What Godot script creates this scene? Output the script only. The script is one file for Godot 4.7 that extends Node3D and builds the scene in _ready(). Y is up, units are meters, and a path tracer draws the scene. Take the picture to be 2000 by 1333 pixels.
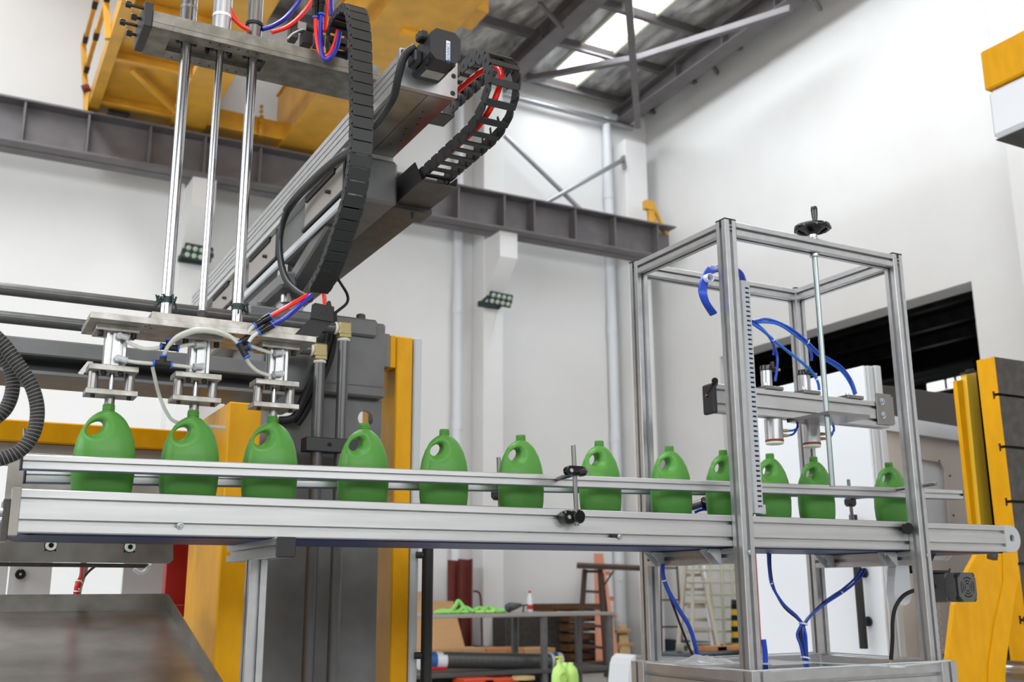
extends Node3D
# A bottle-take-out robot, belt conveyor and leak-test frame in a factory hall. Units are metres, y is up.

var M := {}
var used := {}
var things := []
const UX := Vector3(1, 0, 0)
const UY := Vector3(0, 1, 0)
const UZ := Vector3(0, 0, 1)


# ---------------------------------------------------------------- objects
func numbered(called: String) -> String:
	if not used.has(called):
		used[called] = 0
		return called
	used[called] += 1
	return "%s_%03d" % [called, used[called]]


func tag(o, label, category, group = ""):
	o.set_meta("label", label)
	o.set_meta("category", category)
	if group:
		o.set_meta("group", group)
	return o


func thing(called, label, category, group = "") -> Node3D:
	var o := Node3D.new()
	o.name = numbered(called)
	add_child(o)
	things.append(o)
	return tag(o, label, category, group)


func obj(called, st, mat, parent = null) -> MeshInstance3D:
	var o := MeshInstance3D.new()
	if st is SurfaceTool:
		st.generate_normals()
		o.mesh = st.commit()
	else:
		o.mesh = st
	o.name = numbered(called) if parent == null else called
	o.material_override = mat
	(self if parent == null else parent).add_child(o, true)
	return o


func solo(called, st, mat, label, category, group = ""):
	return tag(obj(called, st, mat), label, category, group)


func struct(called, st, mat, parent = null):
	var o = obj(called, st, mat, parent)
	if parent == null:
		o.set_meta("kind", "structure")
	return o


func settle():
	# puts the origin of each thing at its base
	for t in things:
		if t.has_meta("placed"):
			t.remove_meta("placed")
			continue
		var box := AABB()
		var first := true
		for c in t.get_children():
			if c is MeshInstance3D:
				var b: AABB = c.transform * c.mesh.get_aabb()
				box = b if first else box.merge(b)
				first = false
		var base := Vector3(box.get_center().x, box.position.y, box.get_center().z)
		t.position = base
		for c in t.get_children():
			c.position -= base


# ---------------------------------------------------------------- shapes
func mb() -> SurfaceTool:
	var st := SurfaceTool.new()
	st.begin(Mesh.PRIMITIVE_TRIANGLES)
	st.set_smooth_group(-1)
	return st


func face(st, pts, inside):
	var n: Vector3 = (pts[1] - pts[0]).cross(pts[2] - pts[0])
	var mid := Vector3.ZERO
	for p in pts:
		mid += p
	mid /= pts.size()
	var flip: bool = n.dot(mid - inside) > 0.0
	for k in range(1, pts.size() - 1):
		st.add_vertex(pts[0])
		st.add_vertex(pts[k + 1] if flip else pts[k])
		st.add_vertex(pts[k] if flip else pts[k + 1])


func box(st, c: Vector3, s: Vector3, b := 0.0, turn := Basis()):
	st.set_smooth_group(-1)
	var h := s / 2.0
	if b <= 0.0:
		for ax in 3:
			for sg in [-1.0, 1.0]:
				var q := []
				for k in [[-1, -1], [1, -1], [1, 1], [-1, 1]]:
					var v := Vector3.ZERO
					v[ax] = sg * h[ax]
					v[(ax + 1) % 3] = k[0] * h[(ax + 1) % 3]
					v[(ax + 2) % 3] = k[1] * h[(ax + 2) % 3]
					q.append(c + turn * v)
				face(st, q, c)
		return
	b = minf(b, minf(h.x, minf(h.y, h.z)) * 0.9)
	var at = func(sx, sy, sz, ax):
		var v := Vector3(sx * (h.x - b), sy * (h.y - b), sz * (h.z - b))
		v[ax] += [sx, sy, sz][ax] * b
		return c + turn * v
	for ax in 3:
		for sg in [-1, 1]:
			var q := []
			for k in [[-1, -1], [1, -1], [1, 1], [-1, 1]]:
				var s3 := [0, 0, 0]
				s3[ax] = sg
				s3[(ax + 1) % 3] = k[0]
				s3[(ax + 2) % 3] = k[1]
				q.append(at.call(s3[0], s3[1], s3[2], ax))
			face(st, q, c)
	for ax in 3:
		var u := (ax + 1) % 3
		var w := (ax + 2) % 3
		for a in [-1, 1]:
			for d in [-1, 1]:
				var s1 := [0, 0, 0]
				var s2 := [0, 0, 0]
				s1[ax] = -1
				s2[ax] = 1
				s1[u] = a
				s2[u] = a
				s1[w] = d
				s2[w] = d
				face(st, [at.call(s1[0], s1[1], s1[2], u), at.call(s2[0], s2[1], s2[2], u), at.call(s2[0], s2[1], s2[2], w), at.call(s1[0], s1[1], s1[2], w)], c)
	for x in [-1, 1]:
		for y in [-1, 1]:
			for z in [-1, 1]:
				face(st, [at.call(x, y, z, 0), at.call(x, y, z, 1), at.call(x, y, z, 2)], c)


func span(st, a: Vector3, b: Vector3, bev := 0.0):
	# a box between two opposite corners
	box(st, (a + b) / 2.0, (b - a).abs(), bev)


func frame_of(d: Vector3) -> Basis:
	var z := d.normalized()
	var up := UY if absf(z.y) < 0.9 else UX
	var x := up.cross(z).normalized()
	return Basis(x, z.cross(x), z)


func beam(st, a: Vector3, b: Vector3, w: float, h: float, bev := 0.0):
	# a rectangular bar from a to b, w across and h upwards
	box(st, (a + b) / 2.0, Vector3(w, h, a.distance_to(b)), bev, frame_of(b - a))


func lathe(st, xf: Transform3D, prof: Array, n := 20, smooth := false):
	# prof holds Vector2(radius, height along local z)
	for k in range(prof.size() - 1):
		st.set_smooth_group((1 if smooth else k + 1))
		for i in n:
			var a := TAU * i / n
			var b := TAU * (i + 1) / n
			var p0 = prof[k]
			var p1 = prof[k + 1]
			var q := [xf * Vector3(p0.x * cos(a), p0.x * sin(a), p0.y), xf * Vector3(p0.x * cos(b), p0.x * sin(b), p0.y), xf * Vector3(p1.x * cos(b), p1.x * sin(b), p1.y), xf * Vector3(p1.x * cos(a), p1.x * sin(a), p1.y)]
			if p0.x > 1e-6:
				st.add_vertex(q[0])
				st.add_vertex(q[2])
				st.add_vertex(q[1])
			if p1.x > 1e-6:
				st.add_vertex(q[0])
				st.add_vertex(q[3])
				st.add_vertex(q[2])
	st.set_smooth_group(-1)


func cyl(st, a: Vector3, b: Vector3, r: float, n := 16, r2 := -1.0, bev := 0.0):
	if r2 < 0.0:
		r2 = r
	var l := a.distance_to(b)
	var pr := [Vector2(0, 0), Vector2(r - bev, 0), Vector2(r2 - bev, l), Vector2(0, l)]
	if bev > 0.0:
		pr = [Vector2(0, 0), Vector2(r - bev, 0), Vector2(r, bev), Vector2(r2, l - bev), Vector2(r2 - bev, l), Vector2(0, l)]
	lathe(st, Transform3D(frame_of(b - a), a), pr, n)


func ring(st, a: Vector3, b: Vector3, r: float, ri: float, n := 20):
	var l := a.distance_to(b)
	lathe(st, Transform3D(frame_of(b - a), a), [Vector2(ri, 0), Vector2(r, 0), Vector2(r, l), Vector2(ri, l), Vector2(ri, 0)], n)


func curve(pts: Array, seg := 6) -> Array:
	var out := []
	for i in range(pts.size() - 1):
		var p0: Vector3 = pts[maxi(i - 1, 0)]
		var p1: Vector3 = pts[i]
		var p2: Vector3 = pts[i + 1]
		var p3: Vector3 = pts[mini(i + 2, pts.size() - 1)]
		for k in seg:
			out.append(p1.cubic_interpolate(p2, p0, p3, float(k) / seg))
	out.append(pts[-1])
	return out


func resample(pts: Array, step: float) -> Array:
	var out := [pts[0]]
	var left := step
	for i in range(pts.size() - 1):
		var a: Vector3 = pts[i]
		var b: Vector3 = pts[i + 1]
		var l := a.distance_to(b)
		var d := left
		while d <= l:
			out.append(a.lerp(b, d / l))
			d += step
		left = d - l
	return out


func tube(st, pts: Array, r: float, n := 8, radii = null):
	st.set_smooth_group(1)
	var rings := []
	var t: Vector3 = (pts[1] - pts[0]).normalized()
	var u := frame_of(t).x
	for i in pts.size():
		var d: Vector3 = (pts[mini(i + 1, pts.size() - 1)] - pts[maxi(i - 1, 0)]).normalized()
		u = (u - d * u.dot(d)).normalized()
		var v := d.cross(u)
		var rr: float = r if radii == null else radii[i]
		var ringp := []
		for k in n:
			var a := TAU * k / n
			ringp.append(pts[i] + (u * cos(a) + v * sin(a)) * rr)
		rings.append(ringp)
	for i in range(pts.size() - 1):
		for k in n:
			var k2 := (k + 1) % n
			for p in [rings[i][k], rings[i + 1][k2], rings[i][k2], rings[i][k], rings[i + 1][k], rings[i + 1][k2]]:
				st.add_vertex(p)
	st.set_smooth_group(-1)
	for e in [[rings[0], pts[0], pts[1]], [rings[-1], pts[-1], pts[-2]]]:
		for k in n:
			face(st, [e[1], e[0][k], e[0][(k + 1) % n]], e[2])


func extr(st, poly, depth: float, xf: Transform3D):
	# a flat outline drawn in local x, y, pulled along local z from 0 to depth
	var p := PackedVector2Array(poly)
	if Geometry2D.is_polygon_clockwise(p):
		p.reverse()
	st.set_smooth_group(-1)
	var tri := Geometry2D.triangulate_polygon(p)
	for k in range(0, tri.size(), 3):
		var a := p[tri[k]]
		var b := p[tri[k + 1]]
		var c := p[tri[k + 2]]
		if (b - a).cross(c - a) < 0.0:
			var sw := b
			b = c
			c = sw
		for q in [a, b, c]:
			st.add_vertex(xf * Vector3(q.x, q.y, 0))
		for q in [a, c, b]:
			st.add_vertex(xf * Vector3(q.x, q.y, depth))
	for i in p.size():
		var a := p[i]
		var b := p[(i + 1) % p.size()]
		var q0 := xf * Vector3(a.x, a.y, 0)
		var q1 := xf * Vector3(b.x, b.y, 0)
		var q2 := xf * Vector3(b.x, b.y, depth)
		var q3 := xf * Vector3(a.x, a.y, depth)
		for q in [q0, q2, q1, q0, q3, q2]:
			st.add_vertex(q)


func holed(outer: Array, holes: Array) -> Array:
	# joins holes to an outline by hair-thin slits, so that one polygon describes the plate
	var p := PackedVector2Array(outer)
	if Geometry2D.is_polygon_clockwise(p):
		p.reverse()
	var out := Array(p)
	holes.sort_custom(func(a, b): return a[0].x > b[0].x)
	for hh in holes:
		var h := PackedVector2Array(hh)
		if not Geometry2D.is_polygon_clockwise(h):
			h.reverse()
		var bi := 0
		var bj := 0
		var best := 1e9
		for i in out.size():
			for j in h.size():
				var d: float = out[i].distance_to(h[j])
				if d < best:
					best = d
					bi = i
					bj = j
		var ins := []
		for j in h.size():
			ins.append(h[(bj + j) % h.size()])
		var slit: Vector2 = (h[bj] - out[bi]).orthogonal().normalized() * 2e-5
		ins.append(h[bj] + slit)
		ins.append(out[bi] + slit)
		out = out.slice(0, bi + 1) + ins + out.slice(bi + 1)
	return out


func disc(c: Vector2, r: float, n := 16) -> Array:
	var out := []
	for k in n:
		out.append(c + Vector2(cos(TAU * k / n), sin(TAU * k / n)) * r)
	return out


func rect(a: Vector2, b: Vector2, cut := 0.0) -> Array:
	if cut <= 0.0:
		return [a, Vector2(b.x, a.y), b, Vector2(a.x, b.y)]
	return [a + Vector2(cut, 0), Vector2(b.x - cut, a.y), Vector2(b.x, a.y + cut), b - Vector2(0, cut), b - Vector2(cut, 0), Vector2(a.x + cut, b.y), Vector2(a.x, b.y - cut), a + Vector2(0, cut)]


func slot_outline(w: float, h: float, nw: int, nh: int, s := 0.0095, lip := 0.0022, und := 0.015, dep := 0.0095) -> Array:
	# cross-section of a slotted aluminium profile
	var out := []
	var corners := [Vector2(-w / 2, -h / 2), Vector2(w / 2, -h / 2), Vector2(w / 2, h / 2), Vector2(-w / 2, h / 2)]
	for e in 4:
		var a: Vector2 = corners[e]
		var b: Vector2 = corners[(e + 1) % 4]
		var d := (b - a).normalized()
		var n := Vector2(-d.y, d.x)
		var l := a.distance_to(b)
		var c := 0.0018
		out.append(a + d * c)
		var cnt := nw if e % 2 == 0 else nh
		for k in cnt:
			var m := a + d * (l * (k + 0.5) / cnt)
			for q in [[-s / 2, 0.0], [-s / 2, lip], [-und / 2, lip], [-und / 2, dep], [und / 2, dep], [und / 2, lip], [s / 2, lip], [s / 2, 0.0]]:
				out.append(m + d * q[0] + n * q[1])
		out.append(b - d * c)
	return out


func prof(st, a: Vector3, b: Vector3, up: Vector3, w: float, h: float, nw := 1, nh := 1, small := false):
	# slotted profile from a to b; h lies along up, w across it
	var z := (b - a).normalized()
	var y := (up - z * up.dot(z)).normalized()
	var x := y.cross(z)
	var o := slot_outline(w, h, nw, nh, 0.0068, 0.002, 0.011, 0.007) if small else slot_outline(w, h, nw, nh)
	extr(st, o, a.distance_to(b), Transform3D(Basis(x, y, z), a))


func hexbolt(st, at: Vector3, d: Vector3, r: float, l: float):
	# socket-head screw standing out along d, with its recess
	lathe(st, Transform3D(frame_of(d), at), [Vector2(r * 1.0, 0), Vector2(r, l * 0.88), Vector2(r * 0.88, l), Vector2(r * 0.55, l), Vector2(r * 0.5, l * 0.45), Vector2(0, l * 0.45)], 12)


func washer_bolt(st, at: Vector3, d: Vector3, r: float):
	var q := d.normalized()
	cyl(st, at, at + q * r * 0.25, r * 1.7, 14)
	hexbolt(st, at + q * r * 0.25, q, r, r * 0.9)


func text(parent, called, s: String, at: Vector3, turn: Basis, size: float, mat, depth := 0.0006):
	var t := TextMesh.new()
	t.text = s
	var f := SystemFont.new()
	f.font_names = PackedStringArray(["Droid Sans"])
	t.font = f
	t.font_size = 32
	t.pixel_size = size / 32.0
	t.depth = depth
	var o := MeshInstance3D.new()
	o.mesh = t
	o.name = called
	o.material_override = mat
	o.transform = Transform3D(turn, at)
	parent.add_child(o, true)
	return o


# ---------------------------------------------------------------- materials
func noise_tex(seed_: int, freq: float, size: int, lo: Color, hi: Color, oct := 4, kind := FastNoiseLite.TYPE_SIMPLEX_SMOOTH) -> NoiseTexture2D:
	var n := FastNoiseLite.new()
	n.seed = seed_
	n.frequency = freq
	n.noise_type = kind
	n.fractal_octaves = oct
	var t := NoiseTexture2D.new()
	t.width = size
	t.height = size
	t.seamless = true
	t.noise = n
	var g := Gradient.new()
	g.offsets = PackedFloat32Array([0.15, 0.85])
	g.colors = PackedColorArray([lo, hi])
	t.color_ramp = g
	return t


func mat(called: String, c: Color, rough := 0.5, metal := 0.0, spec := 0.5) -> StandardMaterial3D:
	var m := StandardMaterial3D.new()
	m.resource_name = called
	m.albedo_color = c
	m.roughness = rough
	m.metallic = metal
	m.metallic_specular = spec
	M[called] = m
	return m


func weather(m: StandardMaterial3D, tex: Texture2D, scale: Vector3):
	m.albedo_texture = tex
	m.uv1_triplanar = true
	m.uv1_world_triplanar = true
	m.uv1_scale = scale


func glow(called, c: Color, e: float):
	var m := mat(called, Color(0.9, 0.9, 0.9), 0.6)
	m.emission_enabled = true
	m.emission = c
	m.emission_energy_multiplier = e
	return m


func materials():
	var soft := noise_tex(3, 0.006, 512, Color(0.90, 0.90, 0.89), Color(1, 1, 1), 5)
	var blotch := noise_tex(8, 0.012, 512, Color(0.80, 0.785, 0.76), Color(1, 1, 1), 5)
	var streak := noise_tex(11, 0.02, 512, Color(0.955, 0.955, 0.955), Color(1, 1, 1), 3)
	var wood := noise_tex(21, 0.015, 512, Color(0.55, 0.48, 0.42), Color(1, 1, 1), 4)
	var chip := noise_tex(31, 0.06, 512, Color(0.80, 0.74, 0.66), Color(1, 1, 1), 3, FastNoiseLite.TYPE_CELLULAR)
	var m
	m = mat("wall", Color(0.93, 0.93, 0.93), 0.85)
	weather(m, noise_tex(5, 0.004, 512, Color(0.965, 0.96, 0.955), Color(1, 1, 1), 5), Vector3(0.12, 0.12, 0.12))
	m = mat("cladding", Color(0.50, 0.50, 0.49), 0.8)
	mat("floor", Color(0.72, 0.72, 0.71), 0.45)
	weather(M.floor, soft, Vector3(0.4, 0.4, 0.4))
	m = mat("skirt", Color(0.27, 0.31, 0.34), 0.6)
	m = mat("foil", Color(0.90, 0.90, 0.89), 0.42, 0.25)
	weather(m, noise_tex(14, 0.012, 512, Color(0.62, 0.62, 0.62), Color(1, 1, 1), 5), Vector3(0.5, 0.22, 0.16))
	m.normal_enabled = true
	var fold := noise_tex(15, 0.012, 512, Color.BLACK, Color.WHITE, 4)
	fold.as_normal_map = true
	fold.bump_strength = 7.0
	m.normal_texture = fold
	m = mat("steelwork", Color(0.42, 0.40, 0.41), 0.5)
	weather(m, soft, Vector3(0.7, 0.7, 0.7))
	mat("galv", Color(0.62, 0.62, 0.63), 0.4, 0.7)
	m = mat("crane", Color(0.90, 0.67, 0.22), 0.38)
	weather(m, soft, Vector3(0.6, 0.6, 0.6))
	m = mat("yellow", Color(0.88, 0.63, 0.03), 0.42, 0.0, 0.3)
	weather(m, streak, Vector3(1.6, 0.6, 1.6))
	mat("lemon", Color(0.90, 0.74, 0.20), 0.45)
	m = mat("alu", Color(0.76, 0.76, 0.765), 0.36, 0.88)
	weather(m, streak, Vector3(2, 2, 2))
	m = mat("aluface", Color(0.79, 0.79, 0.79), 0.40, 0.85)
	weather(m, streak, Vector3(0.3, 4.0, 4.0))
	m = mat("plate", Color(0.71, 0.70, 0.68), 0.42, 0.7)
	weather(m, blotch, Vector3(3.2, 3.2, 3.2))
	m = mat("darkplate", Color(0.54, 0.53, 0.50), 0.45, 0.6)
	weather(m, blotch, Vector3(3.0, 3.0, 3.0))
	mat("chrome", Color(0.68, 0.68, 0.69), 0.15, 1.0)
	mat("satin", Color(0.56, 0.55, 0.54), 0.28, 0.95)
	m = mat("zinc", Color(0.60, 0.64, 0.64), 0.33, 0.9)
	mat("screw", Color(0.78, 0.80, 0.82), 0.25, 1.0)
	m = mat("stainless", Color(0.68, 0.67, 0.65), 0.30, 0.85)
	weather(m, noise_tex(17, 0.005, 512, Color(0.78, 0.76, 0.74), Color(1, 1, 1), 4), Vector3(2, 2, 2))
	m = mat("machgrey", Color(0.40, 0.40, 0.405), 0.42)
	weather(m, soft, Vector3(2.2, 2.2, 2.2))
	m = mat("pipegrey", Color(0.36, 0.36, 0.36), 0.28, 0.25)
	weather(m, soft, Vector3(5, 1.5, 5))
	m = mat("castdark", Color(0.29, 0.275, 0.26), 0.5, 0.15)
	weather(m, blotch, Vector3(2.5, 2.5, 2.5))
	mat("lightgrey", Color(0.74, 0.75, 0.76), 0.45)
	mat("plastic_grey", Color(0.68, 0.69, 0.70), 0.5)
	mat("white", Color(0.88, 0.89, 0.91), 0.4)
	mat("cream", Color(0.82, 0.78, 0.75), 0.45)
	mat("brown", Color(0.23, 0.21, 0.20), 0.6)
	mat("black", Color(0.10, 0.10, 0.105), 0.42)
	mat("chain", Color(0.115, 0.12, 0.125), 0.5)
	mat("gloss_black", Color(0.045, 0.045, 0.05), 0.18)
	mat("matt_black", Color(0.085, 0.085, 0.085), 0.6)
	mat("motor", Color(0.12, 0.125, 0.14), 0.42)
	mat("motor_grey", Color(0.30, 0.30, 0.30), 0.45)
	m = mat("green", Color(0.31, 0.55, 0.225), 0.36, 0.0, 0.4)
	m.subsurf_scatter_enabled = true
	m.subsurf_scatter_strength = 0.12
	mat("pale_green", Color(0.70, 0.85, 0.45), 0.4)
	mat("lime", Color(0.78, 0.85, 0.25), 0.35)
	mat("rag_green", Color(0.55, 0.82, 0.42), 0.7)
	mat("red_hose", Color(0.92, 0.13, 0.07), 0.25)
	mat("blue_hose", Color(0.10, 0.14, 0.62), 0.25)
	mat("air_blue", Color(0.07, 0.26, 0.72), 0.24)
	mat("sky_blue", Color(0.08, 0.42, 0.85), 0.24)
	mat("fit_blue", Color(0.16, 0.36, 0.80), 0.35)
	mat("belt", Color(0.09, 0.17, 0.36), 0.5)
	mat("red", Color(0.60, 0.03, 0.03), 0.4)
	mat("red_bright", Color(0.80, 0.10, 0.10), 0.4)
	m = mat("oxide", Color(0.42, 0.15, 0.12), 0.65)
	weather(m, soft, Vector3(3, 3, 3))
	mat("rust", Color(0.30, 0.22, 0.19), 0.7)
	mat("gasket", Color(0.55, 0.16, 0.10), 0.6)
	mat("putty", Color(0.85, 0.88, 0.80), 0.5)
	mat("brass", Color(0.60, 0.55, 0.38), 0.45, 0.6)
	mat("tape", Color(0.88, 0.86, 0.82), 0.7)
	m = mat("pallet", Color(0.50, 0.36, 0.24), 0.8)
	weather(m, wood, Vector3(3, 10, 3))
	m = mat("particle", Color(0.86, 0.70, 0.52), 0.8)
	weather(m, chip, Vector3(3, 3, 3))
	mat("carton", Color(0.76, 0.52, 0.34), 0.8)
	mat("terracotta", Color(0.80, 0.55, 0.44), 0.75)
	mat("timber", Color(0.80, 0.68, 0.48), 0.75)
	mat("bamboo", Color(0.70, 0.66, 0.60), 0.7)
	mat("mesh_green", Color(0.78, 0.78, 0.68), 0.6)
	mat("teal", Color(0.12, 0.20, 0.20), 0.5)
	mat("orange", Color(0.80, 0.26, 0.06), 0.5)
	mat("lens", Color(0.72, 0.78, 0.70), 0.2)
	mat("tie", Color(0.92, 0.92, 0.94), 0.4)
	mat("dusty", Color(0.60, 0.58, 0.56), 0.7)
	m = mat("clear", Color(0.93, 0.93, 0.88, 0.45), 0.12)
	m.transparency = BaseMaterial3D.TRANSPARENCY_ALPHA
	m = mat("film", Color(0.9, 0.9, 0.9, 0.45), 0.15)
	m.transparency = BaseMaterial3D.TRANSPARENCY_ALPHA
	mat("copper", Color(0.72, 0.58, 0.25), 0.4, 0.6)
	mat("label_blue", Color(0.16, 0.36, 0.62), 0.5)
	mat("ink", Color(0.07, 0.07, 0.08), 0.6)
	mat("nameplate", Color(0.66, 0.66, 0.62), 0.4, 0.4)
	glow("daylight", Color(1.0, 1.0, 1.0), 3.0)
	glow("daylight_far", Color(1.0, 1.0, 1.0), 1.6)



func _ready():
	# camera
	var cam := Camera3D.new()
	cam.name = "camera"
	cam.position = Vector3(0, 1.05, 0)
	cam.rotation = Vector3(0.2374, -0.49751, -0.0053648)
	cam.fov = 36.474
	cam.near = 0.05
	cam.far = 200.0
	var lens := CameraAttributesPhysical.new()
	lens.frustum_focal_length = 36.0
	lens.frustum_focus_distance = 2.35
	lens.exposure_aperture = 5.6
	lens.frustum_near = 0.05
	lens.frustum_far = 200.0
	cam.attributes = lens
	add_child(cam)
	cam.fov = 36.474
	cam.current = true
	# sky, exposure
	var e := Environment.new()
	e.background_mode = Environment.BG_SKY
	var sky := Sky.new()
	var sm := ProceduralSkyMaterial.new()
	sm.sky_top_color = Color(0.75, 0.83, 0.95)
	sm.sky_horizon_color = Color(0.95, 0.96, 0.98)
	sm.ground_horizon_color = Color(0.7, 0.7, 0.7)
	sm.ground_bottom_color = Color(0.4, 0.4, 0.4)
	sky.sky_material = sm
	e.sky = sky
	e.background_energy_multiplier = 1.0
	e.tonemap_mode = Environment.TONE_MAPPER_LINEAR
	e.tonemap_exposure = 0.87
	e.sdfgi_enabled = true
	e.ssao_enabled = true
	e.ssil_enabled = true
	var we := WorldEnvironment.new()
	we.name = "environment"
	we.environment = e
	add_child(we)
	# daylight: roof lights and the windows of the hall, each a bright pane with a light of its size in front
	daylight_lamp("skylight_lamp", Vector3(8.42, 9.42, -4.75), Vector2(0.62, 17.4), Vector3(0, -1, 0), 52.0)
	daylight_lamp("skylight_lamp", Vector3(-0.5, 9.42, -3.0), Vector2(0.9, 17.0), Vector3(0, -1, 0), 100.0)
	daylight_lamp("skylight_lamp", Vector3(-6.0, 9.42, -3.0), Vector2(0.75, 16.0), Vector3(0, -1, 0), 20.0)
	daylight_lamp("window_lamp", Vector3(0.5, 5.2, 8.8), Vector2(15.0, 3.2), Vector3(0, 0, -1), 42.0)
	daylight_lamp("window_lamp", Vector3(-8.8, 5.2, -2.5), Vector2(12.0, 3.2), Vector3(1, 0, 0), 42.0)
	daylight_lamp("skylight_lamp", Vector3(14.0, 6.2, -20.0), Vector2(0.8, 3.0), Vector3(0, -1, 0), 2.5)
	materials()
	room()
	roof()
	crane()
	conveyor()
	bottles()
	test_frame()
	sealing_unit()
	robot()
	grippers()
	left_machine()
	right_machine()
	backdrop()
	settle()


func daylight_lamp(called, at: Vector3, size: Vector2, towards: Vector3, energy: float):
	var l := AreaLight3D.new()
	l.name = numbered(called)
	l.area_size = size
	l.light_energy = energy
	l.light_color = Color(0.955, 0.98, 1.0)
	l.area_normalize_energy = true
	l.area_range = 60.0
	l.area_attenuation = 2.0
	l.shadow_enabled = true
	var up := UZ if absf(towards.y) > 0.9 else UY
	l.transform = Transform3D(Basis.looking_at(towards, up), at)
	add_child(l)


# ---------------------------------------------------------------- the hall
func room():
	var st = mb()
	span(st, Vector3(-9.3, -0.3, -30.0), Vector3(24.0, 0, 9.3))
	struct("floor", st, M.floor)
	st = mb()
	span(st, Vector3(-9.3, 0, -14.3), Vector3(10.71, 9.9, -14.0))
	struct("wall_back", st, M.wall)
	st = mb()
	# right wall with the gateway to the next bay
	span(st, Vector3(10.36, 0, -14.0), Vector3(10.71, 9.9, -12.3))
	span(st, Vector3(10.36, 4.585, -12.3), Vector3(10.71, 9.9, -7.71))
	span(st, Vector3(10.36, 0, -7.71), Vector3(10.71, 11.0, 9.0))
	struct("wall_right", st, M.wall)
	st = mb()
	span(st, Vector3(-9.3, 0, -14.0), Vector3(-9.0, 11.0, 9.0))
	struct("wall_left", st, M.wall)
	st = mb()
	span(st, Vector3(-9.3, 0, 9.0), Vector3(10.71, 11.0, 9.3))
	struct("wall_front", st, M.cladding)
	# windows behind the photographer and on the left side
	var wn = struct("window_1", rect_panel(Vector3(-7.0, 3.6, 8.93), Vector3(8.0, 6.8, 8.97)), M.daylight)
	st = mb()
	for k in 7:
		span(st, Vector3(-7.05 + k * 2.5, 3.55, 8.86), Vector3(-6.95 + k * 2.5, 6.85, 9.0))
	span(st, Vector3(-7.05, 3.5, 8.86), Vector3(8.05, 3.6, 9.0))
	span(st, Vector3(-7.05, 6.8, 8.86), Vector3(8.05, 6.9, 9.0))
	obj("window_frame", st, M.lightgrey, wn)
	wn = struct("window_2", rect_panel(Vector3(-8.97, 3.6, -8.5), Vector3(-8.93, 6.8, 3.5)), M.daylight)
	st = mb()
	for k in 6:
		span(st, Vector3(-9.0, 3.55, -8.55 + k * 2.4), Vector3(-8.86, 6.85, -8.45 + k * 2.4))
	span(st, Vector3(-9.0, 3.5, -8.55), Vector3(-8.86, 3.6, 3.55))
	span(st, Vector3(-9.0, 6.8, -8.55), Vector3(-8.86, 6.9, 3.55))
	obj("window_frame", st, M.lightgrey, wn)
	# painted dark skirting
	st = mb()
	span(st, Vector3(-9.0, 0, -14.0), Vector3(10.36, 0.30, -13.985))
	struct("baseboard_back", st, M.skirt)
	st = mb()
	span(st, Vector3(10.345, 0, -14.0), Vector3(10.36, 0.30, -12.3))
	struct("baseboard_right", st, M.skirt)
	# columns along the back wall, with corbels that carry the crane runway
	for x in [2.5356, 7.0658, -2.2, -6.9]:
		st = mb()
		span(st, Vector3(x - 0.17, 0, -14.0), Vector3(x + 0.17, 9.25, -13.6), 0.01)
		var c = struct("column", st, M.wall)
		c.set_meta("label", "white square column against the back wall carrying the crane beam")
		st = mb()
		extr(st, [Vector2(13.6, 5.45), Vector2(13.1, 5.95), Vector2(13.1, 6.36), Vector2(13.6, 6.36)], 0.30, Transform3D(Basis(Vector3(0, 0, -1), UY, UX), Vector3(x - 0.15, 0, 0)))
		obj("corbel", st, M.wall, c)
		st = mb()
		span(st, Vector3(x - 0.175, 0, -13.99), Vector3(x + 0.175, 0.30, -13.594))
		obj("skirting", st, M.skirt, c)
	st = mb()
	span(st, Vector3(9.6215, 0, -14.0), Vector3(10.066, 8.6333, -13.6), 0.01)
	struct("column", st, M.wall)
	st = mb()
	span(st, Vector3(10.05, 0, -6.5833), Vector3(10.36, 9.3, -6.8587), 0.01)
	struct("column", st, M.wall)
	# rainwater pipes
	for x in [6.6038, 9.448]:
		st = mb()
		cyl(st, Vector3(x, 0, -13.9), Vector3(x, 9.1, -13.9), 0.075, 14)
		for y in [1.2, 3.4, 5.2, 7.6]:
			cyl(st, Vector3(x, y, -13.9), Vector3(x, y + 0.14, -13.9), 0.086, 14)
		var p = solo("rainwater_pipe", st, M.white, "white rainwater pipe running down the back wall left of the middle column" if x < 8.0 else "white rainwater pipe on the back wall beside the corner column", "pipe", "rainwater pipes")
	# next bay behind the gateway
	st = mb()
	span(st, Vector3(20.0, 0, -30.0), Vector3(20.3, 6.8, -4.0))
	span(st, Vector3(10.71, 0, -30.0), Vector3(20.0, 6.8, -29.7))
	span(st, Vector3(10.41, 0, -30.0), Vector3(10.71, 6.8, -14.3))
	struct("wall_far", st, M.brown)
	var wf = struct("window_3", rect_panel(Vector3(19.97, 5.526, -16.36), Vector3(19.99, 0, 0) + Vector3(0, 5.8162, -15.412)), M.daylight_far)
	st = mb()
	for px in [-15.809, -15.542]:
		span(st, Vector3(19.93, 5.5264, px - 0.03), Vector3(19.96, 5.8743, px + 0.03))
	obj("window_bar", st, M.lightgrey, wf)
	st = mb()
	span(st, Vector3(10.71, 6.6, -30.0), Vector3(20.0, 6.8, -4.0))
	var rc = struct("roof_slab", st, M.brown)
	for k in 7:
		st = mb()
		span(st, Vector3(11.2 + k * 1.3, 6.35, -29.7), Vector3(11.35 + k * 1.3, 6.6, -4.2))
		obj("purlin", st, M.steelwork, rc)
	st = mb()
	cyl(st, Vector3(18.50, 5.612, -20.16), Vector3(18.50, 5.651, -13.88), 0.11, 12)
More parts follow.
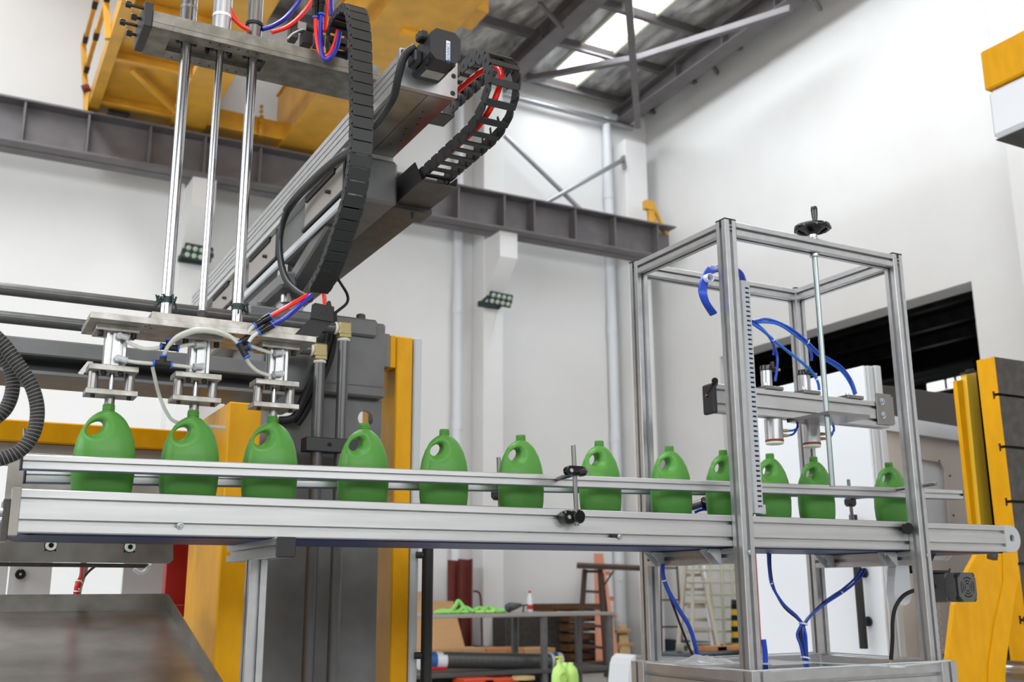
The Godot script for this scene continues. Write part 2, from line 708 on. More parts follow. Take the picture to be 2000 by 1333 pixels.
	cyl(st, Vector3(18.60, 5.477, -20.29), Vector3(18.60, 5.548, -13.97), 0.11, 12)
	struct("trim_1", st, M.galv)
	st = mb()
	span(st, Vector3(10.71, 0, -4.2), Vector3(20.0, 6.8, -4.0))
	struct("wall_side", st, M.wall)


func rect_panel(a: Vector3, b: Vector3):
	var st = mb()
	span(st, a, b)
	return st


func roof_y(z: float) -> float:
	return 9.47 + 0.05 * (z + 14.0)


func roof():
	# foil-backed insulation between the purlins, cut out for three strips of roof light
	var strips := [[8.1035, 8.7317], [-0.95, -0.05], [-6.4, -5.6]]
	var cuts := [-9.0, strips[2][0], strips[2][1], strips[1][0], strips[1][1], strips[0][0], strips[0][1], 10.36]
	var st = mb()
	for k in range(0, 8, 2):
		extr(st, [Vector2(-9.0, roof_y(9.0)), Vector2(14.0, roof_y(-14.0)), Vector2(14.0, roof_y(-14.0) + 0.12), Vector2(-9.0, roof_y(9.0) + 0.12)], cuts[k + 1] - cuts[k], Transform3D(Basis(Vector3(0, 0, -1), UY, UX), Vector3(cuts[k], 0, 0)))
	struct("ceiling", st, M.foil)
	for s in strips:
		st = mb()
		extr(st, [Vector2(-9.0, roof_y(9.0) + 0.05), Vector2(13.75, roof_y(-13.75) + 0.05), Vector2(13.75, roof_y(-13.75) + 0.08), Vector2(-9.0, roof_y(9.0) + 0.08)], s[1] - s[0], Transform3D(Basis(Vector3(0, 0, -1), UY, UX), Vector3(s[0], 0, 0)))
		var w = struct("window_skylight", st, M.daylight)
		st = mb()
		for x in [s[0], s[1]]:
			beam(st, Vector3(x, roof_y(-13.75) + 0.02, -13.75), Vector3(x, roof_y(9.0) + 0.02, 9.0), 0.04, 0.14)
		beam(st, Vector3(s[0], roof_y(-13.9) + 0.03, -13.87), Vector3(s[1], roof_y(-13.9) + 0.03, -13.87), 0.24, 0.1)
		obj("skylight_curb", st, M.putty, w)
	# purlins
	for k in 19:
		var z := -13.72 + k * 1.16
		st = mb()
		var y := roof_y(z)
		span(st, Vector3(-9.0, y - 0.17, z - 0.012), Vector3(10.36, y, z + 0.012))
		span(st, Vector3(-9.0, y - 0.18, z - 0.012), Vector3(10.36, y - 0.155, z + 0.07))
		var p = struct("trim_purlin", st, M.steelwork)
	# rafters: tapered I-beams
	for x in [9.4968 + 0.25, 7.2476, 2.7, -2.1, -6.8]:
		st = mb()
		var side := Transform3D(Basis(Vector3(0, 0, -1), UY, UX), Vector3(x, 0, 0))
		extr(st, [Vector2(-9, roof_y(9) - 0.18), Vector2(-9, 9.3), Vector2(13.95, 9.07), Vector2(13.95, roof_y(-13.95) - 0.18)], 0.016, Transform3D(side.basis, Vector3(x - 0.008, 0, 0)))
		beam(st, Vector3(x, 9.065, -13.95), Vector3(x, 9.3, 9.0), 0.28, 0.02)
		beam(st, Vector3(x, roof_y(-13.95) - 0.19, -13.95), Vector3(x, roof_y(9) - 0.19, 9.0), 0.28, 0.02)
		var r = struct("beam", st, M.steelwork)
		r.set_meta("label", "grey tapered I-beam rafter under the roof foil")
		for k in 17:
			var z := -13.3 + k * 1.16
			st = mb()
			span(st, Vector3(x - 0.13, 9.07 + 0.01 * (z + 13.95), z - 0.008), Vector3(x + 0.13, roof_y(z) - 0.19, z + 0.008))
			obj("stiffener", st, M.steelwork, r)
	# eave tube and braces
	st = mb()
	cyl(st, Vector3(6.603, 9.058, -13.85), Vector3(9.978, 9.019, -13.85), 0.05, 10)
	struct("trim_eave", st, M.galv)
	st = mb()
	beam(st, Vector3(7.531, 9.103, -13.30), Vector3(8.684, 9.061, -11.80), 0.09, 0.09)
	beam(st, Vector3(8.684, 9.061, -11.80), Vector3(9.407, 8.757, -9.3), 0.09, 0.09)
	solo("roof_brace", st, M.steelwork, "long grey angle brace slanting under the roof light from rafter to rafter", "brace")
	st = mb()
	beam(st, Vector3(6.481, 8.01, -9), Vector3(9.763, 8.822, -13.40), 0.1, 0.1)
	solo("roof_brace", st, M.steelwork, "grey steep brace crossing the roof light down to the corner column", "brace")
	st = mb()
	for q in [[Vector3(9.66, 9.429, -11.60), Vector3(10.45, 9.263, -12.00)], [Vector3(9.875, 9.026, -9.3), Vector3(10.07, 8.992, -9.4)], [Vector3(6.543, 9.058, -11.20), Vector3(7.16, 9.038, -11.60)]]:
		beam(st, q[0], q[1], 0.05, 0.05)
	var kb = solo("knee_brace", st, M.steelwork, "short thin grey knee struts from the purlins to the rafters", "brace")
	kb.set_meta("kind", "structure")
	# crossed tie rods on the back wall
	st = mb()
	cyl(st, Vector3(7.319, 8.237, -13.70), Vector3(8.83, 7.154, -13.70), 0.04, 10)
	solo("tie_rod", st, M.galv, "grey tie rod falling rightwards in the crossed bracing on the back wall", "tie rod", "wall bracing")
	st = mb()
	cyl(st, Vector3(7.916, 7.102, -13.60), Vector3(9.56, 8.225, -13.60), 0.04, 10)
	beam(st, Vector3(9.563, 8.301, -13.60), Vector3(9.597, 8.072, -13.60), 0.1, 0.03)
	solo("tie_rod", st, M.galv, "grey tie rod rising rightwards to a gusset on the corner column", "tie rod", "wall bracing")
	# crane runway along the back wall
	var yt := 6.9243
	var yb := 6.3517
	st = mb()
	span(st, Vector3(-9, yt - 0.025, -13.42), Vector3(10.162, yt, -12.98))
	span(st, Vector3(-9, yb, -13.42), Vector3(10.162, yb + 0.03, -12.98))
	span(st, Vector3(-9, yb, -13.21), Vector3(10.162, yt, -13.19))
	var rb = struct("beam", st, M.steelwork)
	rb.name = "crane_runway_beam"
	rb.set_meta("label", "long dark grey crane runway girder along the back wall")
	for px in [0.33175, 1.0607, 1.8029, 2.4956, 3.2281, 6.1813, 6.9488, 7.4681, 8.211, 8.9565, 9.7985, -1.0, -2.2, -3.4]:
		st = mb()
		span(st, Vector3(px - 0.012, yb + 0.03, -13.2), Vector3(px + 0.012, yt - 0.03, -13.0))
		obj("stiffener", st, M.steelwork, rb)
	st = mb()
	span(st, Vector3(-9, yt, -13.24), Vector3(9.7608, yt + 0.07, -13.16), 0.01)
	struct("crane_rail", st, M.brown)
	st = mb()
	var a0: Vector3 = Vector3(9.84, 6.83, -13.20)
	beam(st, Vector3(a0.x - 0.02, yt, -13.2), Vector3(9.812, 7.368, -13.20), 0.065, 0.12)
	beam(st, Vector3(10.13, 6.833, -13.20), Vector3(9.833, 7.371, -13.20), 0.05, 0.05)
	beam(st, Vector3(9.987, 6.836, -13.20), Vector3(9.83, 7.289, -13.20), 0.025, 0.025)
	span(st, Vector3(9.686, 7.219, -13.15), Vector3(9.839, 7.373, -13.15) - Vector3(0, 0, 0.1))
	solo("buffer_stop", st, M.crane, "small yellow triangular end stop standing on the runway beam near the corner", "crane stop")
	# flood lights on the columns
	flood(Vector3(6.972, 5.306, -13.20), "dark green eight-lens flood light on the middle column, alone in view")
	flood(Vector3(2.533, 5.353, -13.20), "dark green eight-lens flood light on the column behind the chrome rods")


func flood(c: Vector3, label):
	var t = thing("flood_light", label, "flood light", "flood lights on the columns")
	var turn := Basis.from_euler(Vector3(0.42, -0.2, -0.12))
	var st = mb()
	box(st, c, Vector3(0.36, 0.2, 0.07), 0.012, turn)
	obj("housing", st, M.teal, t)
	st = mb()
	beam(st, c + turn * Vector3(-0.19, 0, -0.02), c + Vector3(-0.16, 0, -0.35), 0.02, 0.05)
	beam(st, c + turn * Vector3(0.19, 0, -0.02), c + Vector3(0.16, 0, -0.35), 0.02, 0.05)
	span(st, c + Vector3(-0.18, -0.04, -0.4), c + Vector3(0.18, 0.04, -0.34))
	obj("bracket", st, M.teal, t)
	for r in 2:
		for k in 4:
			st = mb()
			var p = c + turn * Vector3(-0.126 + 0.084 * k, -0.045 + 0.09 * r, 0.036)
			lathe(st, Transform3D(turn, p), [Vector2(0.034, 0), Vector2(0.03, 0.008), Vector2(0.0, 0.014)], 14, true)
			obj("lens", st, M.lens, t)


func crane():
	var yg := 7.0089
	# bridge crane spanning from the back runway towards the front of the hall
	var t = thing("bridge_crane", "big yellow bridge crane with two girders and a ribbed walkway under the roof", "crane")
	var zf := 6.5
	var yr := 6.9243 + 0.07
	var st = mb()
	# end carriage on the runway rail
	span(st, Vector3(1.1186, yr + 0.08, -13.4), Vector3(3.1794, 7.3344, -13.0), 0.01)
	span(st, Vector3(3.1794, yr + 0.08, -13.4), Vector3(4.5264, 7.3273, -13.0), 0.01)
	obj("end_carriage", st, M.crane, t)
	for px in [1.4173, 4.0781]:
		st = mb()
		cyl(st, Vector3(px, yr + 0.16, -13.27), Vector3(px, yr + 0.16, -13.13), 0.16, 20)
		obj("wheel", st, M.brown, t)
	st = mb()
	span(st, Vector3(3.1718, yr + 0.05, -12.985), Vector3(3.22, 7.3296, -12.93))
	for k in 6:
		cyl(st, Vector3(3.1786, yr + 0.1 + 0.07 * k, -12.93), Vector3(3.1786, yr + 0.1 + 0.07 * k, -12.9), 0.025, 8)
	obj("splice_flange", st, M.crane, t)
	# girders: boxes along z
	for g in [[2.0344, 2.4742, 0.87659], [3.4918, 4.3443, 0.87659]]:
		st = mb()
		span(st, Vector3(g[0], yg, -13.4), Vector3(g[1], yg + 0.02, zf))
		span(st, Vector3(g[0] + 0.03, yg + 0.02, -13.4), Vector3(g[1] - 0.03, yg + g[2], zf))
		span(st, Vector3(g[0], yg + g[2], -13.4), Vector3(g[1], yg + g[2] + 0.02, zf))
		obj("girder", st, M.crane, t)
	# walkway left of the first girder: deck plate with cross ribs and an outer channel
	var xl: float = 1.042
	st = mb()
	span(st, Vector3(xl, yg + 0.12, -13.4), Vector3(2.0344, yg + 0.13, zf))
	obj("walkway_deck", st, M.crane, t)
	for k in 14:
		st = mb()
		var z := -12.9 + k * 1.22
		span(st, Vector3(xl + 0.02, yg, z - 0.012), Vector3(2.0344, yg + 0.12, z + 0.012))
		span(st, Vector3(xl + 0.02, yg, z), Vector3(2.0344, yg + 0.012, z + 0.07))
		obj("walkway_rib", st, M.crane, t)
	st = mb()
	span(st, Vector3(xl, yg - 0.01, -13.4), Vector3(xl + 0.015, yg + 0.22, zf))
	span(st, Vector3(xl, yg - 0.01, -13.4), Vector3(xl + 0.12, yg + 0.005, zf))
	obj("walkway_edge", st, M.crane, t)
	st = mb()
	beam(st, Vector3(1.3796, yg + 0.03, -11.864), Vector3(2.008, 7.009, -12.64), 0.07, 0.05)
	obj("walkway_strut", st, M.crane, t)
	# railing of the walkway, striped yellow and black
	st = mb()
	var xr := xl - 0.02
	for h in [0.45, 0.85]:
		beam(st, Vector3(xr - h * 0.12, yg + h, -13.2), Vector3(xr - h * 0.12, yg + h, zf), 0.05, 0.05)
	for k in 8:
		beam(st, Vector3(xr, yg, -13.1 + k * 1.9), Vector3(xr - 0.11, yg + 0.87, -13.1 + k * 1.9), 0.06, 0.06)
	obj("railing", st, M.crane, t)
	for k in 40:
		for h in [0.45, 0.85]:
			if (k + int(h * 10)) % 2 == 0:
				st = mb()
				span(st, Vector3(xr - h * 0.12 - 0.03, yg + h - 0.03, -13.0 + k * 0.45), Vector3(xr - h * 0.12 + 0.03, yg + h + 0.03, -12.82 + k * 0.45))
				obj("railing_stripe", st, M.ink, t)
	st = mb()
	span(st, Vector3(0.995, 6.927, -13.10), Vector3(1.031, 7.214, -13.00))
	obj("carriage_guard", st, M.crane, t)
	st = mb()
	cyl(st, Vector3(0.9533, 7.209, -13.00), Vector3(1.022, 7.247, -13.00), 0.05, 10)
	obj("buffer", st, M.oxide, t)
	# bracket with bolted flange on the right of the second girder
	st = mb()
	span(st, Vector3(4.402, 7.109, -9.308), Vector3(4.5665, yg + 0.5, -8.8935))
	obj("festoon_bracket", st, M.crane, t)
	for k in 2:
		st = mb()
		beam(st, Vector3(3.8148, yg - 0.03, -9.2303 - 0.3 - k * 1.1), Vector3(4.4667, yg - 0.03, -9.2303 - 0.3 - k * 1.1), 0.12, 0.06)
		obj("cross_batten", st, M.crane, t)



# ---------------------------------------------------------------- belt conveyor
func conveyor():
	var t = thing("belt_conveyor", "long aluminium belt conveyor with a dark blue belt carrying the row of green bottles", "conveyor")
	for z in [-2.1595, -2.4995]:
		var st = mb()
		prof(st, Vector3(0.122, 1.201, z), Vector3(2.898, 1.201, z), UY, 0.04, 0.08, 1, 2)
		obj("side_beam", st, M.aluface, t)
	var st = mb()
	span(st, Vector3(0.142, 1.24, -2.48), Vector3(2.93, 1.245, -2.179))
	span(st, Vector3(0.142, 1.158, -2.48), Vector3(2.93, 1.1615, -2.179))
	cyl(st, Vector3(2.92, 1.2015, -2.48), Vector3(2.92, 1.2015, -2.179), 0.0435, 24)
	obj("belt", st, M.belt, t)
	st = mb()
	cyl(st, Vector3(0.142, 1.2015, -2.48), Vector3(0.142, 1.2015, -2.179), 0.0435, 20)
	obj("roller", st, M.belt, t)
	for z in [[-2.139, -2.179], [-2.48, -2.52]]:
		# tail plates with their tension bolts
		st = mb()
		span(st, Vector3(0.106, 1.155, z[1]), Vector3(0.1218, 1.243, z[0] + 0.001), 0.001)
		var p = obj("end_plate", st, M.dusty, t)
		st = mb()
		span(st, Vector3(0.094, 1.146, z[1] + 0.004), Vector3(0.106, 1.222, z[0] - 0.006), 0.001)
		obj("tension_block", st, M.castdark, t)
		for y in [1.2, 1.184]:
			st = mb()
			cyl(st, Vector3(0.097, y, (z[0] + z[1]) / 2 + (0.008 if y > 1.19 else -0.002)), Vector3(0.08, y, (z[0] + z[1]) / 2 + (0.008 if y > 1.19 else -0.002)), 0.0052, 12)
			obj("tension_bolt", st, M.screw, t)
		# head bearing plates, round at the end with a bored hole
		var o := [Vector2(2.8982, 1.160), Vector2(2.8982, 1.242)]
		for k in 13:
			var a := PI / 2 - PI * k / 12
			o.append(Vector2(2.929, 1.201) + Vector2(cos(a), sin(a)) * 0.041)
		st = mb()
		extr(st, holed(o, [disc(Vector2(2.931, 1.203), 0.0115, 18)]), 0.016, Transform3D(Basis(), Vector3(0, 0, z[0] - 0.018 if z[0] > -2.3 else z[1] + 0.002)))
		obj("bearing_plate", st, M.plastic_grey, t)
	st = mb()
	cyl(st, Vector3(2.931, 1.203, -2.17), Vector3(2.931, 1.203, -2.15), 0.0113, 16)
	obj("shaft", st, M.satin, t)
	# nuts sitting in the lower groove
	for p in [Vector3(0.4121, 1.18, -2.137), Vector3(1.457, 1.179, -2.137)]:
		st = mb()
		washer_bolt(st, p, UZ, 0.0042)
		obj("groove_bolt", st, M.screw, t)
	st = mb()
	span(st, Vector3(1.434, 1.176, -2.139) - Vector3(0, 0, 0.004), Vector3(1.453, 1.184, -2.138))
	obj("slot_nut", st, M.ink, t)
	# leg at the tail end: a short cross bar with a black cap on a double-slotted post
	var cx := 0.61928
	st = mb()
	prof(st, Vector3(cx, 1.14, -2.114), Vector3(cx, 1.14, -2.53), UY, 0.04, 0.04)
	obj("leg_crossbar", st, M.alu, t)
	st = mb()
	span(st, Vector3(cx - 0.0205, 1.1195, -2.114), Vector3(cx + 0.0205, 1.1605, -2.107), 0.0025)
	obj("end_cap", st, M.black, t)
	for z in [-2.33]:
		st = mb()
		prof(st, Vector3(cx, 0.03, z), Vector3(cx, 1.12, z), UZ, 0.04, 0.04)
		obj("leg", st, M.alu, t)
		st = mb()
		cyl(st, Vector3(cx, 0.0, z), Vector3(cx, 0.012, z), 0.035, 16)
		cyl(st, Vector3(cx, 0.012, z), Vector3(cx, 0.03, z), 0.01, 12)
		obj("foot", st, M.black, t)
	# hooked sensor bolts below the head end
	st = mb()
	cyl(st, Vector3(3.042, 1.163, -2.3), Vector3(3.036, 1.146, -2.3), 0.018, 6)
	obj("lock_nut", st, M.castdark, t)
	rails()
	sensor()


func rails():
	var t = thing("guide_rail", "slotted aluminium guide rail in front of the bottles, on black clamps", "guide rail")
	var st = mb()
	prof(st, Vector3(0.122, 1.298, -2.215), Vector3(2.8, 1.337, -2.215), UY, 0.03, 0.029, 1, 1, true)
	obj("rail", st, M.aluface, t)
	st = mb()
	span(st, Vector3(0.122, 1.298, -2.215) - Vector3(0.004, 0.0145, 0.015), Vector3(0.122, 1.298, -2.215) + Vector3(0, 0.0145, 0.0152), 0.001)
	obj("end_cap", st, M.ink, t)
	st = mb()
	span(st, Vector3(2.8, 1.337, -2.215) - Vector3(0, 0.0145, 0.015), Vector3(2.8, 1.337, -2.215) + Vector3(0.003, 0.0145, 0.0152), 0.001)
	obj("end_cap", st, M.ink, t)
	holder(t, Vector3(1.314, 1.392, -2.113), Vector3(1.32, 1.2, -2.113), Vector3(1.321, 1.319, -2.203), Vector3(1.328, 1.33, -2.07), Vector3(1.317, 1.329, -2.108), Vector3(1.311, 1.22, -2.118))
	st = mb()
	cyl(st, Vector3(2.509, 1.342, -2.203), Vector3(2.505, 1.346, -2.055), 0.0056, 14, -1.0, 0.0008)
	obj("rod", st, M.satin, t)
	st = mb()
	cyl(st, Vector3(2.467, 1.222, -2.138), Vector3(2.435, 1.22, -2.11), 0.0165, 20, -1.0, 0.003)
	obj("clamp", st, M.gloss_black, t)
	t = thing("guide_rail", "slotted aluminium guide rail behind the bottles, on rods from the far beam", "guide rail")
	st = mb()
	prof(st, Vector3(0.138, 1.285, -2.345), Vector3(2.76, 1.349, -2.345), UY, 0.03, 0.029, 1, 1, true)
	obj("rail", st, M.aluface, t)
	st = mb()
	span(st, Vector3(0.138, 1.285, -2.345) - Vector3(0.004, 0.0145, 0.015), Vector3(0.138, 1.285, -2.345) + Vector3(0, 0.0145, 0.0152), 0.001)
	obj("end_cap", st, M.ink, t)
	for q in [[Vector3(1.335, 1.412, -2.54), Vector3(1.34, 1.263, -2.54)], [Vector3(2.667, 1.411, -2.54), Vector3(2.67, 1.27, -2.54)]]:
		st = mb()
		cyl(st, q[0], q[1], 0.006, 12)
		obj("rod", st, M.satin, t)
		st = mb()
		cyl(st, Vector3(q[0].x, 1.335 - 0.02 * (2.0 - q[0].x), -2.54), Vector3(q[0].x, 1.335 - 0.02 * (2.0 - q[0].x), -2.36), 0.006, 12)
		obj("rod", st, M.satin, t)
		st = mb()
		box(st, Vector3(q[0].x, 1.322 - 0.02 * (2.0 - q[0].x), -2.54), Vector3(0.04, 0.03, 0.03), 0.008)
		obj("clamp", st, M.black, t)
		st = mb()
		box(st, Vector3(q[0].x, 1.2, -2.536), Vector3(0.045, 0.034, 0.028), 0.01)
		obj("clamp", st, M.black, t)


func holder(t, v0: Vector3, v1: Vector3, h0: Vector3, h1: Vector3, cu: Vector3, cl: Vector3):
	# upright rod, cross rod and two black clamps
	var st = mb()
	cyl(st, v1, v0, 0.0056, 14, -1.0, 0.0008)
	obj("rod", st, M.satin, t)
	st = mb()
	cyl(st, h0, h1, 0.0056, 14, -1.0, 0.0008)
	obj("rod", st, M.satin, t)
	st = mb()
	cyl(st, cu + Vector3(-0.02, 0, -0.010), cu + Vector3(-0.02, 0, 0.008), 0.011, 18, -1.0, 0.002)
	cyl(st, cu + Vector3(0.016, 0, -0.010), cu + Vector3(0.016, 0, 0.008), 0.012, 18, -1.0, 0.002)
	span(st, cu + Vector3(-0.02, -0.011, -0.0095), cu + Vector3(0.016, 0.012, 0.0075), 0.001)
	obj("clamp", st, M.gloss_black, t)
	st = mb()
	hexbolt(st, cu + Vector3(-0.018, 0, 0.008), UZ, 0.0046, 0.003)
	obj("clamp_screw", st, M.screw, t)
	st = mb()
	cyl(st, cl + Vector3(-0.012, 0, -0.0205), cl + Vector3(-0.012, 0, 0.006), 0.0165, 20, -1.0, 0.003)
	cyl(st, cl + Vector3(0.014, 0.002, -0.0205), cl + Vector3(0.014, 0.002, 0.012), 0.0165, 20, -1.0, 0.003)
	obj("clamp", st, M.gloss_black, t)
	st = mb()
	hexbolt(st, cl + Vector3(-0.013, 0, 0.006), UZ, 0.0046, 0.003)
	obj("clamp_screw", st, M.screw, t)


func sensor():
	var t = thing("proximity_sensor", "metal barrel sensor with a black ring nut lying behind the eighth and ninth bottles", "sensor")
	var st = mb()
	cyl(st, Vector3(1.923, 1.289, -2.44), Vector3(1.933, 1.298, -2.4), 0.012, 16)
	obj("barrel", st, M.satin, t)
	st = mb()
	cyl(st, Vector3(1.941, 1.298, -2.41), Vector3(1.952, 1.296, -2.38), 0.019, 8)
	obj("ring_nut", st, M.gloss_black, t)
	st = mb()
	beam(st, Vector3(1.963, 1.288, -2.41), Vector3(1.965, 1.33, -2.41), 0.012, 0.02)
	obj("bracket", st, M.black, t)
	st = mb()
	tube(st, curve([Vector3(1.901, 1.269, -2.4), Vector3(1.92, 1.276, -2.4), Vector3(1.943, 1.278, -2.4), Vector3(1.965, 1.268, -2.4)]), 0.004, 8)
	obj("cable", st, M.air_blue, t)


# ---------------------------------------------------------------- bottles
func bottle_field(p: Vector3) -> float:
	# half widths by height
	var hs := [0.0, 0.003, 0.010, 0.024, 0.052, 0.090, 0.1125, 0.135, 0.154, 0.161, 0.167, 0.1715, 0.176]
	var ws := [0.053, 0.0570, 0.0585, 0.0602, 0.0615, 0.0598, 0.0560, 0.0488, 0.0378, 0.0318, 0.0250, 0.0180, 0.0120]
	var ts := [0.028, 0.0315, 0.0330, 0.0345, 0.0355, 0.0345, 0.0320, 0.0275, 0.0220, 0.0195, 0.0170, 0.0145, 0.0120]
	var y := p.y
	var k := 0
	while k < 11 and y > hs[k + 1]:
		k += 1
	var f := clampf((y - hs[k]) / (hs[k + 1] - hs[k]), 0.0, 1.0)
	var w: float = lerpf(ws[k], ws[k + 1], f)
	var t: float = lerpf(ts[k], ts[k + 1], f)
	var x := p.x
	var r := pow(pow(absf(x) / w, 2.35) + pow(absf(p.z) / t, 2.35), 1.0 / 2.35)
	var d := (r - 1.0) * t * (0.6 + 0.4 * minf(1.0, absf(p.z) / t) + 0.35 * minf(1.0, absf(x) / w))
	d = maxf(d, maxf(-y, y - 0.173))
	# finger hole: a slanted oval tunnel with a broad dished rim
	var c := Vector2(p.x + 0.0232, y - 0.1368)
	var a := 0.80
	var u := Vector2(c.x * cos(a) + c.y * sin(a), -c.x * sin(a) + c.y * cos(a))
	var e := sqrt(pow(u.x / 0.0188, 2) + pow(u.y / 0.0112, 2))
	var hole := (e - 1.0) * 0.0112
	var s := -hole
	var kk := 0.012
	var h := clampf(0.5 - 0.5 * (d - s) / kk, 0.0, 1.0)
	d = lerpf(d, s, h) + kk * h * (1.0 - h)
	# shallow scoop round the hole on both faces
	var q := Vector3((u.x - 0.001) / 0.030, (u.y + 0.003) / 0.0225, (absf(p.z) - 0.040) / 0.022)
	s = -(q.length() - 1.0) * 0.018
	kk = 0.009
	h = clampf(0.5 - 0.5 * (d - s) / kk, 0.0, 1.0)
	return lerpf(d, s, h) + kk * h * (1.0 - h)


func surface_net(lo: Vector3, n: Vector3i, cell: float, field: Callable) -> SurfaceTool:
	var val := PackedFloat32Array()
	val.resize(n.x * n.y * n.z)
	for k in n.z:
		for j in n.y:
			for i in n.x:
				val[(k * n.y + j) * n.x + i] = field.call(lo + Vector3(i, j, k) * cell)
	var idx := {}
	var pts := PackedVector3Array()
	var step := [1, n.x, n.x * n.y]
	var off := []
	for c in 8:
		off.append((c & 1) * step[0] + ((c >> 1) & 1) * step[1] + ((c >> 2) & 1) * step[2])
	for k in n.z - 1:
		for j in n.y - 1:
			for i in n.x - 1:
				var b := (k * n.y + j) * n.x + i
				var m := 0
				for c in 8:
					if val[b + off[c]] < 0.0:
						m |= 1 << c
				if m == 0 or m == 255:
					continue
				var sum := Vector3.ZERO
				var cnt := 0
				for c in 8:
					for ax in 3:
						if c & (1 << ax):
							continue
						var c2: int = c | (1 << ax)
						var v0 := val[b + off[c]]
						var v1 := val[b + off[c2]]
						if (v0 < 0.0) != (v1 < 0.0):
							var q := Vector3(c & 1, (c >> 1) & 1, (c >> 2) & 1)
							q[ax] += v0 / (v0 - v1)
							sum += q
							cnt += 1
				idx[b] = pts.size()
				pts.append(lo + (Vector3(i, j, k) + sum / cnt) * cell)
	var st := SurfaceTool.new()
	st.begin(Mesh.PRIMITIVE_TRIANGLES)
	st.set_smooth_group(0)
	for k in range(1, n.z - 1):
		for j in range(1, n.y - 1):
			for i in range(1, n.x - 1):
				var b := (k * n.y + j) * n.x + i
				for ax in 3:
					var v0 := val[b]
					var v1 := val[b + step[ax]]
					if (v0 < 0.0) == (v1 < 0.0):
						continue
					var s1: int = step[(ax + 1) % 3]
					var s2: int = step[(ax + 2) % 3]
					var q := [b - s1 - s2, b - s2, b, b - s1]
					if v0 >= 0.0:
						q.reverse()
					for t in [0, 2, 1, 0, 3, 2]:
						st.add_vertex(pts[idx[q[t]]])
	return st


func make_bottle() -> Node3D:
	var o := Node3D.new()
	o.name = numbered("green_bottle")
	add_child(o)
	obj("body", surface_net(Vector3(-0.068, -0.005, -0.040), Vector3i(69, 92, 41), 0.002, bottle_field), M.green, o)
	var st = mb()
	var pr := [Vector2(0.0125, 0.168), Vector2(0.0122, 0.1745)]
	for k in 3:
		var y := 0.1755 + 0.0038 * k
		pr += [Vector2(0.0116, y), Vector2(0.0128, y + 0.0008), Vector2(0.0128, y + 0.0017), Vector2(0.0116, y + 0.0026)]
	pr += [Vector2(0.0118, 0.1885), Vector2(0.0096, 0.1885), Vector2(0.0096, 0.17), Vector2(0, 0.17)]
	lathe(st, Transform3D(Basis(UX, Vector3(0, 0, -1), UY), Vector3.ZERO), pr, 24)
	obj("threaded_neck", st, M.green, o)
	return o


func bottles():
	var xs := [0.27798, 0.45084, 0.62481, 0.84367, 1.0495, 1.2618, 1.4979, 1.7267, 1.9145, 2.0871, 2.2569, 2.5726]
	var names := [
		"green handled bottle under the first gripper, nearest the conveyor tail",
		"green handled bottle held under the middle gripper",
		"green handled bottle under the third gripper, before the grey machine column",
		"green handled bottle standing before the round hole in the grey column",
		"green handled bottle just right of the yellow machine post, dark smear on its shoulder",
		"green handled bottle left of the upright clamp rod",
		"green handled bottle right behind the upright clamp rod",
		"green handled bottle standing just left of the slotted frame's front post",
		"green handled bottle mostly hidden behind the frame's front left post",
		"green handled bottle right of the slotted cable duct, under the first sealing cup",
		"green handled bottle left of the threaded spindle, under the second sealing cup",
		"green handled bottle partly behind the right post, last in the row"]
	var first = make_bottle()
	for k in xs.size():
		var o = first
		if k > 0:
			o = first.duplicate()
			o.name = numbered("green_bottle")
			add_child(o)
		o.position = Vector3(xs[k], 1.246, -2.28)
		o.rotation.y = [0.0, 0.02, -0.02, 0.05, -0.03, 0.02, 0.06, -0.05, 0.0, 0.04, -0.02, -0.1][k]
		tag(o, names[k], "bottle", "green bottles on the conveyor")



